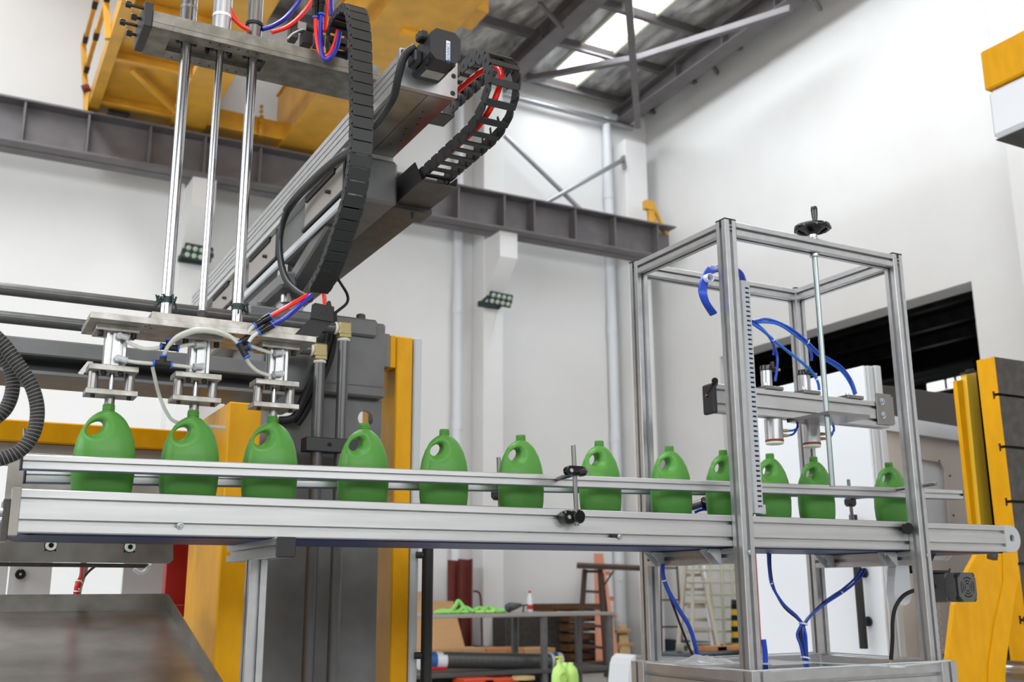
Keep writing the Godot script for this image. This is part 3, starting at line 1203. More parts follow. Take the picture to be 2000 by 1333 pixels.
# ---------------------------------------------------------------- test frame
func test_frame():
	var t = thing("profile_frame", "tall open frame of slotted aluminium profiles standing over the conveyor", "frame")
	var px := [1.832, 2.489]
	var pz := [-2.119, -2.54]
	var st
	for x in px:
		for z in pz:
			st = mb()
			prof(st, Vector3(x, 0.855, z), Vector3(x, 2.051, z), UZ, 0.04, 0.04)
			obj("post", st, M.alu, t)
			st = mb()
			box(st, Vector3(x, 2.0535, z), Vector3(0.041, 0.004, 0.041), 0.001)
			for q in [UX, -UX, UZ, -UZ]:
				box(st, Vector3(x, 2.045, z) + q * 0.0165, Vector3(0.007, 0.014, 0.007))
			obj("end_cap", st, M.ink, t)
	for z in pz:
		st = mb()
		prof(st, Vector3(px[0] + 0.02, 2.029, z), Vector3(px[1] - 0.02, 2.029, z), UY, 0.04, 0.04)
		obj("top_rail", st, M.alu, t)
	for x in px:
		st = mb()
		prof(st, Vector3(x, 2.029, pz[0] - 0.02), Vector3(x, 2.029, pz[1] + 0.02), UY, 0.04, 0.04)
		obj("top_rail", st, M.alu, t)
		st = mb()
		prof(st, Vector3(x, 1.1375, pz[0] - 0.02), Vector3(x, 1.1375, pz[1] + 0.02), UY, 0.04, 0.04)
		obj("cross_rail", st, M.alu, t)
		for z in [-2.205, -2.455]:
			# cast angle bracket between cross rail and conveyor
			st = mb()
			extr(st, [Vector2(-0.02, 0.0185), Vector2(-0.062, 0.0185), Vector2(-0.062, 0.0145), Vector2(-0.027, -0.0195), Vector2(-0.02, -0.0195)], 0.003, Transform3D(Basis(), Vector3(x, 1.1375, z - 0.018)))
			extr(st, [Vector2(-0.02, 0.0185), Vector2(-0.062, 0.0185), Vector2(-0.062, 0.0145), Vector2(-0.027, -0.0195), Vector2(-0.02, -0.0195)], 0.003, Transform3D(Basis(), Vector3(x, 1.1375, z + 0.015)))
			span(st, Vector3(x - 0.0232, 1.118, z - 0.018), Vector3(x - 0.0202, 1.156, z + 0.018))
			span(st, Vector3(x - 0.062, 1.153, z - 0.018), Vector3(x - 0.0202, 1.156, z + 0.018))
			var b = obj("angle_bracket", st, M.plastic_grey, t)
			for q in [[Vector3(x - 0.0232, 1.132, z), -UX], [Vector3(x - 0.047, 1.153, z), -UY]]:
				st = mb()
				hexbolt(st, q[0], q[1], 0.005, 0.006)
				obj("bracket_screw", st, M.screw, b)
	for q in [Vector3(1.831, 1.145, -2.098), Vector3(2.494, 1.144, -2.098)]:
		st = mb()
		washer_bolt(st, q, UZ, 0.0042)
		obj("post_bolt", st, M.screw, t)
	for x in px:
		# access bores of the hidden connectors
		for q in [Vector3(x, 2.03, pz[0] + 0.0203)]:
			st = mb()
			lathe(st, Transform3D(Basis(), q), [Vector2(0.0075, -0.008), Vector2(0.0075, 0.0004), Vector2(0.0055, 0.0004), Vector2(0.0055, -0.008)], 14)
			obj("connector_bore", st, M.alu, t)
	# base cabinet of heavier profile with its top panel
	var cx := [1.822, 2.503]
	var cz := [-2.099, -2.56]
	for x in cx:
		for z in cz:
			st = mb()
			prof(st, Vector3(x, 0.02, z), Vector3(x, 0.853, z), UZ, 0.06, 0.06)
			obj("cabinet_post", st, M.alu, t)
	for z in cz:
		for y in [0.822, 0.12]:
			st = mb()
			prof(st, Vector3(cx[0] + 0.03, y, z), Vector3(cx[1] - 0.03, y, z), UY, 0.04, 0.06, 1, 1)
			obj("cabinet_rail", st, M.alu, t)
	for x in cx:
		for y in [0.822, 0.12]:
			st = mb()
			prof(st, Vector3(x, y, cz[0] - 0.03), Vector3(x, y, cz[1] + 0.03), UY, 0.04, 0.06, 1, 1)
			obj("cabinet_rail", st, M.alu, t)
	st = mb()
	# table panel with three cable holes
	var pts := rect(Vector2(1.80, 2.08), Vector2(2.525, 2.58))
	extr(st, holed(pts, [disc(Vector2(2.2201, 2.0016), 0.022, 20), disc(Vector2(2.1354, 2.2495), 0.024, 20), disc(Vector2(1.98, 2.46), 0.02, 16)]), 0.0035, Transform3D(Basis(UX, Vector3(0, 0, -1), UY), Vector3(0, 0.8535, 0)))
	obj("top_panel", st, M.lightgrey, t)
	st = mb()
	extr(st, rect(Vector2(1.9571, 2.18), Vector2(1.9571 + 0.14, 2.33)), 0.002, Transform3D(Basis(UX, Vector3(0, 0, -1), UY), Vector3(0, 0.8571, 0)))
	obj("cover_plate", st, M.lightgrey, t)
	# slotted cable duct on the front post
	var d = thing("cable_duct", "light grey slotted plastic cable duct fixed upright beside the front left post", "cable duct")
	var y0 := 1.2508
	var y1 := 1.9026
	var dx := 1.908
	var dw := 0.030
	var holes := []
	var n := 46
	for k in n:
		var y: float = y0 + 0.018 + (y1 - y0 - 0.04) * k / (n - 1)
		holes.append(rect(Vector2(dx + 0.0125, y - 0.0021), Vector2(dx + 0.0265, y + 0.0021)))
	st = mb()
	var zf: float = -2.155
	span(st, Vector3(dx, y0, zf - 0.0015), Vector3(dx + 0.0125, y1, zf))
	span(st, Vector3(dx + 0.0265, y0, zf - 0.0015), Vector3(dx + dw, y1, zf))
	for k in n + 1:
		var ya: float = y0 if k == 0 else holes[k - 1][2].y + 0.0009
		var yb: float = y1 if k == n else holes[k][0].y
		span(st, Vector3(dx + 0.0125, ya, zf - 0.0015), Vector3(dx + 0.0265, yb, zf))
	obj("slotted_face", st, M.plastic_grey, d)
	st = mb()
	span(st, Vector3(dx, y0, -2.155 - 0.04), Vector3(dx + 0.0015, y1, -2.155 - 0.0015))
	span(st, Vector3(dx + dw - 0.0015, y0, -2.155 - 0.04), Vector3(dx + dw, y1, -2.155 - 0.0015))
	span(st, Vector3(dx, y0, -2.155 - 0.042), Vector3(dx + dw, y1, -2.155 - 0.04))
	obj("trough", st, M.plastic_grey, d)
	st = mb()
	for k in 3:
		tube(st, [Vector3(dx + 0.012 + 0.006 * k, y0 + 0.01, -2.155 - 0.012 - 0.004 * k), Vector3(dx + 0.012 + 0.006 * k, (y0 + y1) / 2, -2.155 - 0.013), Vector3(dx + 0.012 + 0.006 * k, y1 + 0.0, -2.155 - 0.012)], 0.004, 8)
	solo("air_tubes", st, M.sky_blue, "blue air tubes running inside the slotted cable duct", "air hose").set_meta("kind", "stuff")
	st = mb()
	span(st, Vector3(1.927, 1.249, -2.17), Vector3(1.962, 1.276, -2.17) - Vector3(0, 0, 0.012), 0.002)
	span(st, Vector3(1.931, 1.249, -2.16), Vector3(1.94, 1.272, -2.16) - Vector3(0, 0, 0.01), 0.001)
	obj("foot_bracket", st, M.plastic_grey, d)


# ---------------------------------------------------------------- sealing unit
func sealing_unit():
	var t = thing("sealing_crosshead", "double-slotted aluminium crosshead carrying the sealing cylinders inside the frame", "crosshead")
	var y0 := 1.5378
	var y1 := y0 + 0.08
	var x0 := 1.8701
	var x1 := 2.5582
	var st = mb()
	prof(st, Vector3(x0, y0 + 0.04, -2.245 - 0.02), Vector3(x1 - 0.004, y0 + 0.04, -2.245 - 0.02), UY, 0.04, 0.08, 1, 2)
	obj("beam", st, M.aluface, t)
	st = mb()
	span(st, Vector3(x0 - 0.004, y0 - 0.002, -2.245 - 0.041), Vector3(x0, y1 + 0.002, -2.245 + 0.001), 0.001)
	box(st, Vector3(x0 - 0.012, y0 + 0.035, -2.245 - 0.012), Vector3(0.016, 0.085, 0.05), 0.004)
	obj("end_cap", st, M.black, t)
	st = mb()
	beam(st, Vector3(1.844, 1.611, -2.215), Vector3(1.8, 1.566, -2.2), 0.009, 0.011, 0.003)
	cyl(st, Vector3(1.852, 1.611, -2.225), Vector3(1.836, 1.615, -2.205), 0.009, 12)
	obj("clamp_lever", st, M.gloss_black, t)
	st = mb()
	span(st, Vector3(2.498, 1.545, -2.239), Vector3(2.565, 1.643, -2.244), 0.001)
	var ep = obj("end_plate", st, M.satin, t)
	for p in [Vector3(2.521, 1.617, -2.239), Vector3(2.522, 1.574, -2.239)]:
		st = mb()
		washer_bolt(st, p, UZ, 0.0062)
		obj("plate_bolt", st, M.screw, ep)
	st = mb()
	span(st, Vector3(2.55, 1.549, -2.239), Vector3(2.572, 1.636, -2.239) - Vector3(0, 0, 0.03), 0.0005)
	obj("slide_strip", st, M.satin, t)
	# nut bracket reaching forward round the spindle
	st = mb()
	extr(st, holed([Vector2(2.1449, 2.262), Vector2(2.1449, 2.095), Vector2(2.175 + 0.13, 2.095), Vector2(2.175 + 0.13, 2.262)], [disc(Vector2(2.1615, 2.119), 0.0085, 14)]), 0.01, Transform3D(Basis(UX, Vector3(0, 0, -1), UY), Vector3(0, y0 - 0.0105, 0)))
	obj("nut_bracket", st, M.satin, t)
	# cylinders on their mounting plates, cups below
	for k in 3:
		var x: float = [2.089, 2.2357, 2.4144][k]
		st = mb()
		span(st, Vector3(x - 0.034, y1 + 0.0005, -2.245 - 0.045), Vector3(x + 0.034, y1 + 0.011, -2.245 + 0.004), 0.0015)
		var mp = obj("mounting_plate", st, M.satin, t)
		st = mb()
		hexbolt(st, Vector3(x - 0.022, y1 + 0.011, -2.245 - 0.01), UY, 0.0055, 0.009)
		obj("plate_bolt", st, M.screw, mp)
		if k == 2:
			continue
		st = mb()
		cyl(st, Vector3(x, y1 + 0.011, -2.245 - 0.03), Vector3(x, y1 + 0.062, -2.245 - 0.03), 0.0165, 22, -1.0, 0.001)
		var cy = obj("cylinder", st, M.alu, t)
		st = mb()
		cyl(st, Vector3(x, y1 + 0.062, -2.245 - 0.03), Vector3(x, y1 + 0.078, -2.245 - 0.03), 0.017, 22, -1.0, 0.002)
		obj("cylinder_cap", st, M.gloss_black, cy)
		st = mb()
		cyl(st, Vector3(x + 0.013, y1 + 0.069, -2.245 - 0.025), Vector3(x + 0.035, y1 + 0.067, -2.245 - 0.02), 0.0062, 12)
		cyl(st, Vector3(x + 0.02, y1 + 0.068, -2.245 - 0.022), Vector3(x + 0.019, y1 + 0.09, -2.245 - 0.022), 0.0058, 12)
		obj("elbow_fitting", st, M.gloss_black, cy)
		st = mb()
		cyl(st, Vector3(x + 0.035, y1 + 0.067, -2.245 - 0.02), Vector3(x + 0.043, y1 + 0.0665, -2.245 - 0.018), 0.0045, 12)
		obj("flow_screw", st, M.brass, cy)
		# sealing cup
		st = mb()
		var cx: float = [2.1091, 2.2555][k]
		var yc: float = y0 - 0.012
		cyl(st, Vector3(cx, yc + 0.012, -2.28), Vector3(cx, yc - 0.05, -2.28), 0.0265, 28, -1.0, 0.001)
		var cup = obj("sealing_cup", st, M.alu, t)
		st = mb()
		cyl(st, Vector3(cx, yc - 0.05, -2.28), Vector3(cx, yc - 0.0545, -2.28), 0.0268, 28)
		obj("gasket", st, M.gasket, cup)
		st = mb()
		cyl(st, Vector3(cx, yc - 0.0545, -2.28), Vector3(cx, yc - 0.0625, -2.28), 0.0262, 28, -1.0, 0.002)
		obj("seal_pad", st, M.putty, cup)
		for j in 2:
			st = mb()
			cyl(st, Vector3(cx + 0.024, yc - 0.022 - 0.014 * j, -2.27), Vector3(cx + 0.034, yc - 0.022 - 0.014 * j, -2.265), 0.005, 12)
			cyl(st, Vector3(cx + 0.034, yc - 0.022 - 0.014 * j, -2.265), Vector3(cx + 0.04, yc - 0.022 - 0.014 * j, -2.262), 0.0042, 12)
			obj("push_fitting", st, M.brass, cup)
			st = mb()
			tube(st, curve([Vector3(cx + 0.036, yc - 0.022 - 0.014 * j, -2.264), Vector3(cx + 0.06, yc - 0.019 - 0.01 * j, -2.262), Vector3(cx + 0.085, yc - 0.006 + 0.004 * j, -2.27), Vector3(cx + 0.095, yc + 0.018, -2.285)]), 0.0032, 8)
			obj("cup_hose", st, M.sky_blue if j == 0 else M.air_blue, cup)
	# spindle with its handwheel
	var h = thing("handwheel_spindle", "zinc-plated vertical spindle with a black handwheel on top of the frame", "handwheel")
	var sx := 2.1613
	st = mb()
	cyl(st, Vector3(sx, 1.3287, -2.119), Vector3(sx, 2.03, -2.119), 0.0078, 18)
	obj("spindle", st, M.zinc, h)
	st = mb()
	cyl(st, Vector3(sx, 2.0085, -2.119), Vector3(sx, 1.998, -2.119), 0.0135, 18, -1.0, 0.002)
	cyl(st, Vector3(sx, 2.049, -2.119), Vector3(sx, 2.056, -2.119), 0.015, 18, -1.0, 0.002)
	cyl(st, Vector3(sx, 2.056, -2.119), Vector3(sx, 2.07, -2.119), 0.012, 18, -1.0, 0.001)
	obj("collar", st, M.screw, h)
	st = mb()
	var up := Transform3D(Basis(UX, Vector3(0, 0, -1), UY), Vector3(sx, 2.066, -2.119))
	lathe(st, up, [Vector2(0.011, 0), Vector2(0.015, 0.002), Vector2(0.018, 0.014), Vector2(0.016, 0.02), Vector2(0, 0.021)], 24, true)
	lathe(st, up, [Vector2(0.016, 0.006), Vector2(0.026, 0.014), Vector2(0.036, 0.019), Vector2(0.042, 0.021), Vector2(0.042, 0.025), Vector2(0.03, 0.024), Vector2(0.014, 0.018)], 30, true)
	lathe(st, up, [Vector2(0.041, 0.016), Vector2(0.045, 0.013), Vector2(0.0515, 0.016), Vector2(0.053, 0.021), Vector2(0.0515, 0.028), Vector2(0.046, 0.030), Vector2(0.041, 0.026), Vector2(0.041, 0.016)], 40, true)
	obj("wheel", st, M.gloss_black, h)
	for k in 18:
		var a := TAU * k / 18
		if k % 2 == 0:
			st = mb()
			box(st, Vector3(sx + 0.0527 * cos(a), 2.0865, -2.119 + 0.0527 * sin(a)), Vector3(0.003, 0.010, 0.006), 0.001, Basis(UY, -a))
			obj("grip_ridge", st, M.gloss_black, h)
	st = mb()
	lathe(st, Transform3D(Basis(UX, Vector3(0, 0, -1), UY), Vector3(2.1548, 2.094, -2.10)), [Vector2(0.006, -0.005), Vector2(0.0065, 0.004), Vector2(0.0092, 0.028), Vector2(0.0098, 0.045), Vector2(0.009, 0.053), Vector2(0, 0.054)], 18, true)
	obj("crank_handle", st, M.gloss_black, h)
	hoses_frame()
	motor_drive()


func hose(label, pts: Array, r: float, mat_, ties := [], called := "air_hose", group := ""):
	var t = thing(called, label, "air hose" if called == "air_hose" else "cable", group)
	var c := curve(pts)
	var st = mb()
	tube(st, c, r, 10)
	obj("hose", st, mat_, t)
	for k in ties:
		var i := int(k * (c.size() - 2))
		var d: Vector3 = (c[i + 1] - c[i]).normalized()
		st = mb()
		ring(st, c[i], c[i] + d * 0.0035, r * 1.25, r * 0.9, 14)
		box(st, c[i] + Vector3(0.004, 0.004, r), Vector3(0.004, 0.004, 0.004), 0.001)
		obj("cable_tie", st, M.tie, t)
	return t


func hoses_frame():
	hose("blue air hose arching from the cable duct over to the last crosshead plate", ZPc([Vector3(1.964, 1.794, -2.18), Vector3(2.04, 1.814, -2.2), Vector3(2.137, 1.806, -2.22), Vector3(2.219, 1.782, -2.24), Vector3(2.294, 1.752, -2.26), Vector3(2.386, 1.724, -2.27), Vector3(2.429, 1.684, -2.27), Vector3(2.435, 1.638, -2.26)]), 0.0042, M.air_blue, [0.47])
	hose("lighter blue air hose running just under the dark blue arch to the last plate", ZPc([Vector3(1.984, 1.796, -2.19), Vector3(2.088, 1.807, -2.21), Vector3(2.219, 1.776, -2.245), Vector3(2.307, 1.745, -2.27), Vector3(2.395, 1.715, -2.28), Vector3(2.434, 1.676, -2.28), Vector3(2.445, 1.638, -2.275)]), 0.004, M.sky_blue)
	hose("blue air hose from the arch down to the second cylinder's elbow", ZPc([Vector3(2.228, 1.782, -2.25), Vector3(2.243, 1.761, -2.25), Vector3(2.256, 1.741, -2.255), Vector3(2.259, 1.725, -2.26)]), 0.0042, M.air_blue)
	hose("light blue air hose sloping from the duct to the plate of the second cylinder", ZPc([Vector3(1.963, 1.787, -2.18), Vector3(2.022, 1.775, -2.2), Vector3(2.092, 1.751, -2.22), Vector3(2.183, 1.715, -2.235), Vector3(2.236, 1.686, -2.24), Vector3(2.263, 1.658, -2.245), Vector3(2.272, 1.634, -2.25)]), 0.0042, M.sky_blue, [0.3, 0.82])
	hose("blue air hose from the duct curling down to the first cylinder's elbow", ZPc([Vector3(1.973, 1.798, -2.19), Vector3(2.028, 1.784, -2.21), Vector3(2.08, 1.765, -2.235), Vector3(2.108, 1.744, -2.255), Vector3(2.111, 1.727, -2.262)]), 0.0042, M.air_blue)
	hose("blue air hose passing behind the first cylinder down to its mounting plate", ZPc([Vector3(2.088, 1.761, -2.24), Vector3(2.112, 1.731, -2.25), Vector3(2.111, 1.693, -2.25), Vector3(2.094, 1.644, -2.245)]), 0.0038, M.air_blue)
	# coiled bundle hung over the post
	var t = thing("hose_coil", "coiled bundle of blue air hoses hanging round the head of the front left post", "hose coil")
	for k in 5:
		var o := 0.005 * k
		var st = mb()
		tube(st, curve([Vector3(1.814, 1.795, -2.16) + Vector3(0, 0, -o), Vector3(1.779, 1.823, -2.15) + Vector3(-o * 0.9, 0, 0), Vector3(1.775, 1.861, -2.15) + Vector3(-o, 0, 0), Vector3(1.803, 1.906, -2.16) + Vector3(-o * 0.5, o * 0.6, 0), Vector3(1.844, 1.926, -2.17) + Vector3(0, o * 0.8, -o), Vector3(1.904, 1.94, -2.175) + Vector3(0, o * 0.8, -o), Vector3(1.93, 1.931, -2.175) + Vector3(o * 0.4, o * 0.4, -o), Vector3(1.943, 1.899, -2.175) + Vector3(0, 0, -o)]), 0.0046, 8)
		obj("hose", st, M.air_blue, t)
	var st2 = mb()
	ring(st2, Vector3(1.779, 1.887, -2.16), Vector3(1.778, 1.885, -2.13), 0.012, 0.0108, 16)
	obj("cable_tie", st2, M.tie, t)
	# hoses below the conveyor
	hose("blue air hose hanging from the conveyor down to the table, left of the front post", ZPc([Vector3(1.793, 1.123, -2.42), Vector3(1.793, 1.091, -2.42), Vector3(1.807, 1.053, -2.42), Vector3(1.842, 0.9999, -2.42), Vector3(1.877, 0.9507, -2.42), Vector3(1.895, 0.899, -2.42), Vector3(1.907, 0.8518, -2.42)]), 0.0062, M.air_blue, [0.25])
	hose("thin black cable hanging beside the blue hose left of the front post", ZPc([Vector3(1.809, 1.053, -2.425), Vector3(1.832, 1.007, -2.43), Vector3(1.862, 0.9368, -2.43), Vector3(1.888, 0.8808, -2.43), Vector3(1.911, 0.8511, -2.43)]), 0.0034, M.ink, [], "power_cable")
	hose("blue air hose curving from under the belt to the knotted bundle", ZPc([Vector3(2.166, 1.158, -2.4), Vector3(2.166, 1.114, -2.4), Vector3(2.174, 1.062, -2.4), Vector3(2.213, 1.01, -2.4), Vector3(2.26, 0.9759, -2.4), Vector3(2.286, 0.9504, -2.4)]), 0.0042, M.air_blue, [0.4])
	hose("black cable running alongside the curved blue hose to the knotted bundle", ZPc([Vector3(2.183, 1.156, -2.41), Vector3(2.181, 1.107, -2.41), Vector3(2.19, 1.055, -2.41), Vector3(2.222, 1.003, -2.41), Vector3(2.271, 0.9682, -2.41), Vector3(2.292, 0.9501, -2.41)]), 0.0036, M.ink, [], "power_cable")
	hose("blue air hose rising rightwards from the knotted bundle past the rear post", ZPc([Vector3(2.309, 0.9466, -2.42), Vector3(2.366, 0.972, -2.45), Vector3(2.47, 1.007, -2.49), Vector3(2.528, 1.046, -2.46), Vector3(2.558, 1.08, -2.43), Vector3(2.583, 1.113, -2.42)]), 0.0042, M.air_blue, [0.6])
	hose("second blue air hose rising to the right cross rail", ZPc([Vector3(2.481, 1.012, -2.5), Vector3(2.535, 1.054, -2.47), Vector3(2.556, 1.085, -2.44), Vector3(2.576, 1.115, -2.43)]), 0.0038, M.air_blue)
	hose("black cable running beside the rising blue hose behind the rear post", ZPc([Vector3(2.315, 0.9462, -2.43), Vector3(2.369, 0.9702, -2.46), Vector3(2.481, 1.015, -2.5), Vector3(2.544, 1.057, -2.47)]), 0.0036, M.ink, [], "power_cable")
	t = thing("hose_bundle", "tied bundle of blue hoses dropping through a hole in the table panel", "hose bundle")
	for k in 4:
		var st = mb()
		var o := -0.011 + 0.0075 * k
		tube(st, curve([Vector3(2.286, 0.9519, -2.4) + Vector3(o * 0.4, 0, -0.002 * k), Vector3(2.277, 0.9213, -2.4) + Vector3(o * 1.1, 0, 0.003 * k - 0.006), Vector3(2.281, 0.889, -2.4) + Vector3(o, 0, 0), Vector3(2.286, 0.838, -2.4) + Vector3(o * 0.5, 0, 0), Vector3(2.289, 0.8249, -2.4) + Vector3(o * 0.5, 0, 0)]), 0.0044, 8)
		obj("hose", st, M.ink if k == 1 else M.air_blue, t)
	st2 = mb()
	ring(st2, Vector3(2.286, 0.949, -2.4), Vector3(2.287, 0.9534, -2.4), 0.014, 0.0125, 16)
	ring(st2, Vector3(2.285, 0.8526, -2.4), Vector3(2.286, 0.8569, -2.4), 0.014, 0.0125, 16)
	obj("cable_tie", st2, M.tie, t)
	hose("thick blue hose standing behind the front left post's foot", ZPc([Vector3(1.995, 0.9191, -2.25), Vector3(1.998, 0.8857, -2.25), Vector3(1.996, 0.8406, -2.25)]), 0.0072, M.air_blue)


func ZPc(a: Array) -> Array:
	return a


func motor_drive():
	var t = thing("drive_motor", "dark grey gear motor with a round-slotted fan cover under the conveyor head", "motor")
	var c: Vector3 = Vector3(2.65, 1.055, -2.1)
	var st = mb()
	var oct := rect(Vector2(c.x - 0.038, c.y - 0.042), Vector2(c.x + 0.038, c.y + 0.042), 0.017)
	# fan cover: face with ring slots, then the shell behind it
	var slots := []
	for r in [[0.009, 0.0125], [0.017, 0.0205], [0.0255, 0.0295]]:
		for q in 4:
			var arc := []
			for k in 6:
				var a: float = TAU * q / 4 + 0.16 + (TAU / 4 - 0.32) * k / 5 + PI / 4
				arc.append(Vector2(c.x, c.y) + Vector2(cos(a), sin(a)) * r[1])
			for k in 6:
				var a: float = TAU * q / 4 + 0.16 + (TAU / 4 - 0.32) * (5 - k) / 5 + PI / 4
				arc.append(Vector2(c.x, c.y) + Vector2(cos(a), sin(a)) * r[0])
			slots.append(arc)
	extr(st, holed(oct, slots), 0.003, Transform3D(Basis(), Vector3(0, 0, c.z - 0.003)))
	var fan = obj("fan_cover", st, M.motor_grey, t)
	st = mb()
	extr(st, oct, 0.036, Transform3D(Basis(), Vector3(0, 0, c.z - 0.046)))
	obj("fan_shell", st, M.motor_grey, t)
	st = mb()
	extr(st, rect(Vector2(c.x - 0.0375, c.y - 0.0415), Vector2(c.x + 0.0375, c.y + 0.0415), 0.006), 0.012, Transform3D(Basis(), Vector3(0, 0, c.z - 0.014)))
	for q in [[0.0, 0.0], [1.0, 0.0]]:
		pass
	obj("fan_recess", st, M.ink, fan)
	st = mb()
	span(st, c + Vector3(-0.036, -0.041, -0.10), c + Vector3(0.036, 0.039, -0.046), 0.003)
	obj("stator", st, M.motor_grey, t)
	st = mb()
	span(st, c + Vector3(-0.04, -0.044, -0.15), c + Vector3(0.04, 0.042, -0.10), 0.004)
	obj("gearbox", st, M.motor_grey, t)
	st = mb()
	span(st, c + Vector3(-0.0406, -0.02, -0.148), c + Vector3(-0.0398, 0.012, -0.128))
	obj("warning_label", st, M.lemon, t)
	st = mb()
	span(st, c + Vector3(-0.04, 0.042, -0.17), c + Vector3(0.045, 0.050, -0.09), 0.001)
	extr(st, [Vector2(c.x - 0.04, c.y + 0.042), Vector2(c.x + 0.02, c.y + 0.042), Vector2(c.x + 0.075, 1.157), Vector2(c.x - 0.04, 1.157)], 0.008, Transform3D(Basis(), Vector3(0, 0, c.z - 0.17)))
	obj("mounting_bracket", st, M.black, t)
	# chain guard behind the gearbox
	var g := []
	var gc := Vector3(2.565, 1.053, -2.275)
	for k in 25:
		var a := PI + PI * k / 24
		g.append(Vector2(gc.x, gc.y - 0.012) + Vector2(cos(a), sin(a)) * 0.038)
	for k in 9:
		var a := 0.3 + (PI - 0.6) * k / 8
		g.append(Vector2(gc.x + 0.006, gc.y + 0.05) + Vector2(cos(a), sin(a)) * 0.03)
	st = mb()
	extr(st, g, 0.03, Transform3D(Basis(), Vector3(0, 0, gc.z - 0.018)))
	obj("chain_guard", st, M.white, t)
	hose("black motor cable ending in bare copper wires above the table", ZPc([c + Vector3(-0.036, 0.004, -0.085), Vector3(2.518, 1.041, -2.2), Vector3(2.465, 1.009, -2.2), Vector3(2.453, 0.9661, -2.21), Vector3(2.455, 0.9086, -2.22), Vector3(2.453, 0.8527, -2.23)]), 0.0058, M.ink, [], "power_cable")
	var w = things[-1]
	for k in 3:
		st = mb()
		cyl(st, Vector3(2.453, 0.8541, -2.23), Vector3(2.445, 0.8389, -2.23) + Vector3(0.003 * k - 0.003, 0, 0.002 * k), 0.0011, 6)
		obj("bare_wire", st, M.copper, w)



# ---------------------------------------------------------------- take-out robot
func chain(t, pts: Array, x0: float, w: float, h: float, pitch: float, closed: bool):
	# drag chain: pts run in the y-z plane, every link is a part of its own
	var p := resample(curve(pts, 10), pitch)
	var mesh_link: ArrayMesh
	var st = mb()
	for s in [0.0, w - 0.0035]:
		for half in 2:
			var o := []
			var off: float = s + (0.0 if half == 0 else (0.0018 if s == 0.0 else -0.0018))
			var c := 0.0 if half == 0 else pitch
			for k in 9:
				var a := PI / 2 + PI * k / 8
				o.append(Vector2(c + cos(a) * h * 0.5, sin(a) * h * 0.5))
			o.append(Vector2(c + pitch * 0.62, -h * 0.5))
			o.append(Vector2(c + pitch * 0.62, h * 0.5))
			if half == 1:
				continue
			extr(st, o, 0.0035, Transform3D(Basis(UZ, UY, -UX), Vector3(off + 0.0035, 0, 0)))
			extr(st, [Vector2(pitch * 0.5, -h * 0.46), Vector2(pitch * 1.0, -h * 0.5), Vector2(pitch * 1.16, -h * 0.3), Vector2(pitch * 1.16, h * 0.3), Vector2(pitch * 1.0, h * 0.5), Vector2(pitch * 0.5, h * 0.46)], 0.002, Transform3D(Basis(UZ, UY, -UX), Vector3((s + 0.005) if s == 0.0 else (s + 0.0005), 0, 0)))
			cyl(st, Vector3(s - 0.001, 0, 0), Vector3(s + 0.0045, 0, 0), h * 0.16, 8)
	if closed:
		span(st, Vector3(0.002, h * 0.42, pitch * 0.03), Vector3(w - 0.002, h * 0.56, pitch * 0.97), 0.0006)
		span(st, Vector3(0.002, -h * 0.5, pitch * 0.2), Vector3(w - 0.002, -h * 0.4, pitch * 0.7), 0.0006)
	else:
		span(st, Vector3(0.003, h * 0.36, pitch * 0.3), Vector3(w - 0.003, h * 0.5, pitch * 0.7), 0.001)
		span(st, Vector3(w * 0.72, -h * 0.4, pitch * 0.45), Vector3(w * 0.745, h * 0.4, pitch * 0.6))
	st.generate_normals()
	mesh_link = st.commit()
	for i in range(p.size() - 1):
		var d: Vector3 = (p[i + 1] - p[i]).normalized()
		var o = obj("chain_link", mesh_link, M.chain, t)
		o.transform = Transform3D(Basis(UX, d.cross(UX), d), Vector3(x0, p[i].y, p[i].z))


